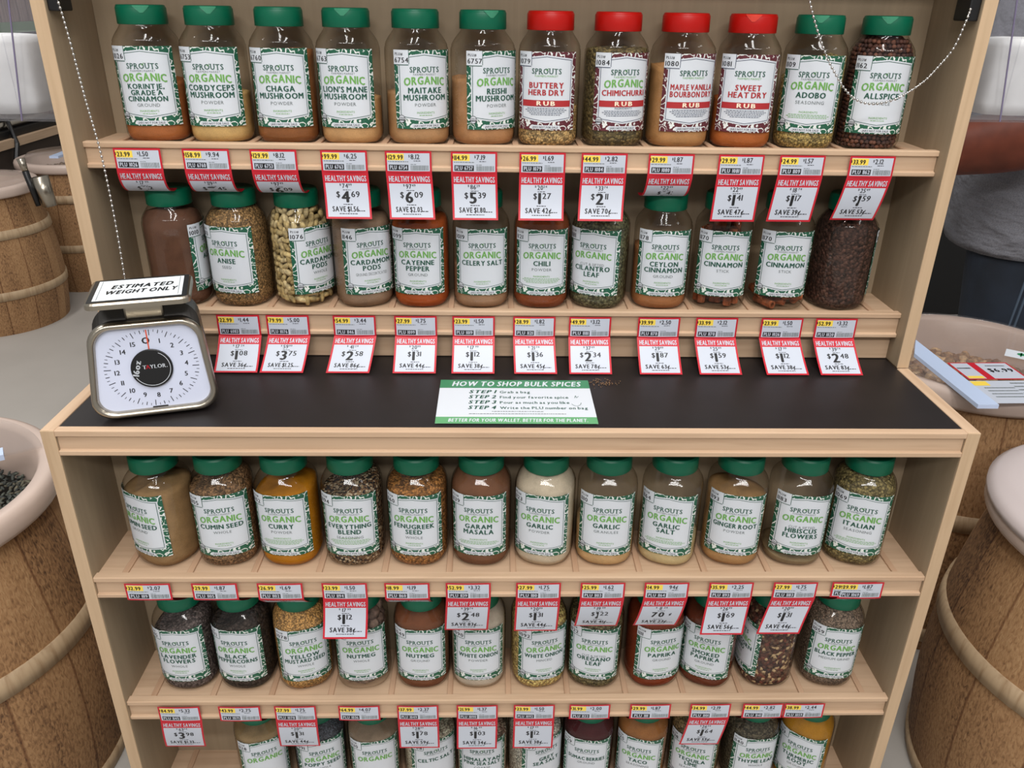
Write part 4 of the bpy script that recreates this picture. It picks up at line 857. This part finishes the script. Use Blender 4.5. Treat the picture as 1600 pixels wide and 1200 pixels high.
# ------------------------------------------------------------------ things further back in the shop
tbl = tag(empty('produce_table', (-3.1, 4.2, 0)), 'dark display table with steel rails and pale wood edge behind the left barrels', 'table')
g = G(); g.box(-.6, .58, -1.9, 2.2, 0, .585); g.mesh('table_base', plain('dark_table_side', (58, 46, 38), 0.6), tbl)
g = G(); g.box(.56, .60, -1.9, 2.2, .585, .625); g.mesh('wood_edge', WY, tbl)
g = G(); g.box(-.6, .57, -1.9, 2.2, .626, .66); g.mesh('black_top', BPLAST, tbl)
for k in range(2):
    g = G(); g.tube([(.52 - .07 * k, -1.9, .68 + .035 * k), (.52 - .07 * k, 2.2, .68 + .035 * k)], .017, 10); g.mesh('steel_rail', STEEL, tbl, True)
g = G(); g.tube([(.60, -.82, .50), (.61, -.78, .60), (.54, -.70, .72), (.44, -.6, .80)], .012, 6); g.mesh('black_cord', BPLAST, tbl)
cr = tag(empty('slatted_crate', (-2.86, 4.4, .668)), 'brown slatted crate with a green band standing on the dark table', 'crate')
CW = wood('crate_plank', (158, 134, 122), (118, 96, 84), 2)
for k in range(26):
    g = G(); g.box(0, .02, -1.3 + .1 * k, -1.3 + .1 * k + .074, .482, 1.3); bev(g.mesh('plank', CW, cr), .002)
g = G(); g.box(-.01, .019, -1.3, 1.3, .425, .482); g.mesh('green_band', plain('crate_green', (120, 150, 108), 0.7), cr)
g = G(); g.box(-.03, -.005, -1.3, 1.3, 0, 1.2); g.mesh('back_board', plain('crate_dark', (52, 38, 32), 0.8), cr)
dk = G(); dk.box(0.9, 4.2, 2.6, 3.2, 0, 2.0); tag(bev(dk.mesh('dark_display_case', plain('matt_black', (12, 11, 11), 0.7)), .01), 'matt black display case behind the person at right', 'display case')

# ------------------------------------------------------------------ person at the right, in profile facing left
pr = tag(empty('person', (1.300, 1.12, 0), math.radians(-108)), 'person in grey t-shirt and dark jeans standing behind the right barrels, forearm reaching left', 'person')
SKIN = plain('skin', (100, 50, 35), 0.5, 0, 0.4, 0.10, 25)
def shirt_cloth():
    t = NT('grey_heather_cloth'); nz = t.add('ShaderNodeTexNoise', i_Scale=9.0, i_Detail=3.0); t.link(t.coords('Object', (1, 1, 2.2)), nz.inputs[0])
    n2 = t.add('ShaderNodeTexNoise', i_Scale=420.0); t.link(t.coords(), n2.inputs[0])
    r = t.ramp(n2.outputs[0], [(0.3, rgb((98, 98, 104))), (0.7, rgb((124, 124, 130)))]); t.link(r.outputs[0], t.b.inputs['Base Color']); t.b.inputs['Roughness'].default_value = 0.9
    t.bump(nz.outputs[0], 0.9, 0.03); return t.m
SHIRT = shirt_cloth()
def denim():
    t = NT('dark_denim'); nz = t.add('ShaderNodeTexNoise', i_Scale=7.0, i_Detail=5.0); t.link(t.coords('Object', (1, 1, 0.6)), nz.inputs[0])
    r = t.ramp(nz.outputs[0], [(0.35, rgb((9, 14, 22))), (0.7, rgb((26, 36, 50)))]); t.link(r.outputs[0], t.b.inputs['Base Color']); t.b.inputs['Roughness'].default_value = 0.85
    t.bump(nz.outputs[0], 0.5, 0.02); return t.m
DENIM = denim()
def ell(cx, cy, z, a, b, n=28, p=2.2):
    out = []
    for k in range(n):
        t_ = 2 * PI * k / n; c, s_ = math.cos(t_), math.sin(t_); q = 1 / (abs(c) ** p + abs(s_) ** p) ** (1 / p); out.append((cx + a * q * c, cy + b * q * s_, z))
    return out
def limb_skin(name, joints, edges, mat, parent, root=0, lv=2):
    me = bpy.data.meshes.new(name); me.from_pydata([j[0] for j in joints], edges, []); me.materials.append(mat)
    o = bpy.data.objects.new(name, me); COL.objects.link(o); o.parent = parent
    sk = o.modifiers.new('skin', 'SKIN'); sk.use_smooth_shade = True
    for v, j in zip(me.skin_vertices[0].data, joints): v.radius = (j[1], j[1]) if not isinstance(j[1], tuple) else j[1]
    me.skin_vertices[0].data[root].use_root = True
    s_ = o.modifiers.new('sub', 'SUBSURF'); s_.levels = lv; s_.render_levels = lv; return o
J = []; E_ = []
def jn(p, r, prev=None):
    J.append((p, r)); i = len(J) - 1
    if prev is not None: E_.append((prev, i))
    return i
pel = jn((0, .01, .92), .10); sp1 = jn((0, .0, 1.12), .10, pel); sp2 = jn((0, .01, 1.32), .10, sp1); nk = jn((0, .0, 1.47), .052, sp2)
hd0 = jn((0, -.012, 1.545), .062, nk); hd1 = jn((0, -.018, 1.60), .084, hd0); hd2 = jn((0, -.005, 1.665), .086, hd1); hd3 = jn((0, 0, 1.715), .058, hd2)
nose = jn((0, -.108, 1.605), .011, hd1); chin = jn((0, -.075, 1.535), .026, hd0)
for s_ in (1, -1): jn((s_ * .086, .012, 1.605), (.010), hd1)
def arm(s_, el, wr, fdir):
    sh = jn((s_ * .15, .01, 1.39), .062, sp2); s2 = jn((s_ * .195, .01, 1.36), .058, sh); mid = jn(tuple((Vector((s_ * .195, .01, 1.36)) + Vector(el)) / 2), .050, s2); e = jn(el, .072, mid)
    fm = jn(tuple(Vector(el).lerp(Vector(wr), .35)), .086, e); w = jn(wr, .052, fm); d = (Vector(wr) - Vector(el)).normalized()
    pm = jn(tuple(Vector(wr) + d * .05), (.036, .022), w); side = d.cross(Vector((0, 0, 1))).normalized(); dn = Vector((0, 0, -1))
    for k, L in enumerate((.066, .076, .070, .054)):
        b = Vector(wr) + d * .085 + side * (.027 - .018 * k); i0 = jn(tuple(b), .0095, pm); i1 = jn(tuple(b + d * L * .45 + dn * .006), .0088, i0); jn(tuple(b + d * L * .85 + dn * .026), .0076, i1)
    tb_ = Vector(wr) + d * .03 + side * .036 * s_ * -1; i0 = jn(tuple(tb_), .011, pm); jn(tuple(tb_ + d * .05 + side * -.02 * s_ + dn * .012), .009, i0)
arm(1, (.340, .02, 1.095), (.19, -.270, .985), None)
arm(-1, (-.24, .03, 1.06), (-.15, -.20, 1.00), None)
for s_ in (1, -1):
    lo = .004 if s_ > 0 else .066; h_ = jn((s_ * .09, .013 + lo, .84), .082, pel); k_ = jn((s_ * .10, .010 + lo, .48), .050, h_); a_ = jn((s_ * .105, .023 + lo, .09), .034, k_); jn((s_ * .11, -.11 + lo, .04), .030, a_)
limb_skin('person_body', J, E_, SKIN, pr)
g = G(); sh = []
for z, cy, a, b in ((.755, .012, .198, .150), (.775, .010, .200, .153), (.80, .008, .198, .151), (.90, .0, .190, .146), (1.0, -.004, .184, .138), (1.12, -.006, .188, .136), (1.24, -.012, .198, .142), (1.33, -.004, .196, .134), (1.40, .0, .165, .105), (1.445, .0, .10, .075), (1.46, .0, .075, .065)): sh.append(ell(0, cy, z, a, b))
g.loft(sh, 0, True, False)
for s_, el in ((1, (.340, .02, 1.095)), (-1, (-.24, .03, 1.06))):
    p0 = Vector((s_ * .13, .01, 1.385)); p1 = Vector((s_ * .195, .01, 1.345)); p2 = p1.lerp(Vector(el), .38); g.tube([p0, p1, p2, p2 + (p2 - p1) * .04], [.075, .076, .072, .070], 20)
o = g.mesh('shirt', SHIRT, pr, True); so = o.modifiers.new('thick', 'SOLIDIFY'); so.thickness = .004
g = G()
g.loft([ell(0, .030, z, a, b) for z, a, b in ((.84, .175, .128), (.90, .172, .124), (1.0, .165, .112))], 0)
for s_ in (1, -1): g.loft([ell(s_ * cx, cy + (.004 if s_ > 0 else .066), z, a, b) for z, cx, cy, a, b in ((.06, .105, .025, .062, .068), (.25, .105, .02, .064, .072), (.48, .10, .01, .076, .085), (.70, .095, .012, .092, .112), (.84, .088, .015, .098, .126), (.88, .085, .015, .09, .12))], 0)
jo = g.mesh('jeans', DENIM, pr, True)
g = G()
for a0 in (-.006, .006): g.tube([(.190, .030 + a0, .86), (.190, .028 + a0, .75), (.178, .02 + a0, .55), (.170, .025 + a0, .3), (.169, .03 + a0, .08)], .003, 6)
g.mesh('side_seam', plain('denim_stitch', (70, 84, 100), 0.8), jo)
for s_ in (1, -1):
    g = G(); g.loft([[(s_ * .11 + x, y - (.052 if s_ > 0 else -.010), z) for x, y, z in ell(0, 0, z, a, b)] for z, a, b in ((0, .045, .125), (.03, .048, .128), (.06, .042, .11), (.10, .035, .055))]); g.mesh('shoe', plain('shoe_black', (24, 24, 26), 0.5), pr, True)
g = G(); g.loft([ell(0, cy, z, a, b) for z, cy, a, b in ((1.60, .045, .090, .062), (1.64, .030, .095, .080), (1.68, .012, .096, .098), (1.72, .008, .082, .088), (1.75, .006, .05, .055), (1.757, .005, .01, .01))], 0); g.mesh('hair', plain('dark_hair', (26, 20, 18), 0.7), pr, True)
for s_ in (1, -1):
    g = G(); g.ball((s_ * .030, -.088, 1.622), .012, 0, 10, 8); g.ball((s_ * .030, -.0965, 1.622), .0055, 1, 8, 6); g.mesh('eye', [PAPER, INK], pr, True)
g = G(); g.tube([(-.024, -.088, 1.560), (0, -.098, 1.558), (.024, -.088, 1.560)], [.004, .007, .004], 8); g.mesh('mouth', plain('lips', (120, 60, 54), 0.5), pr, True)
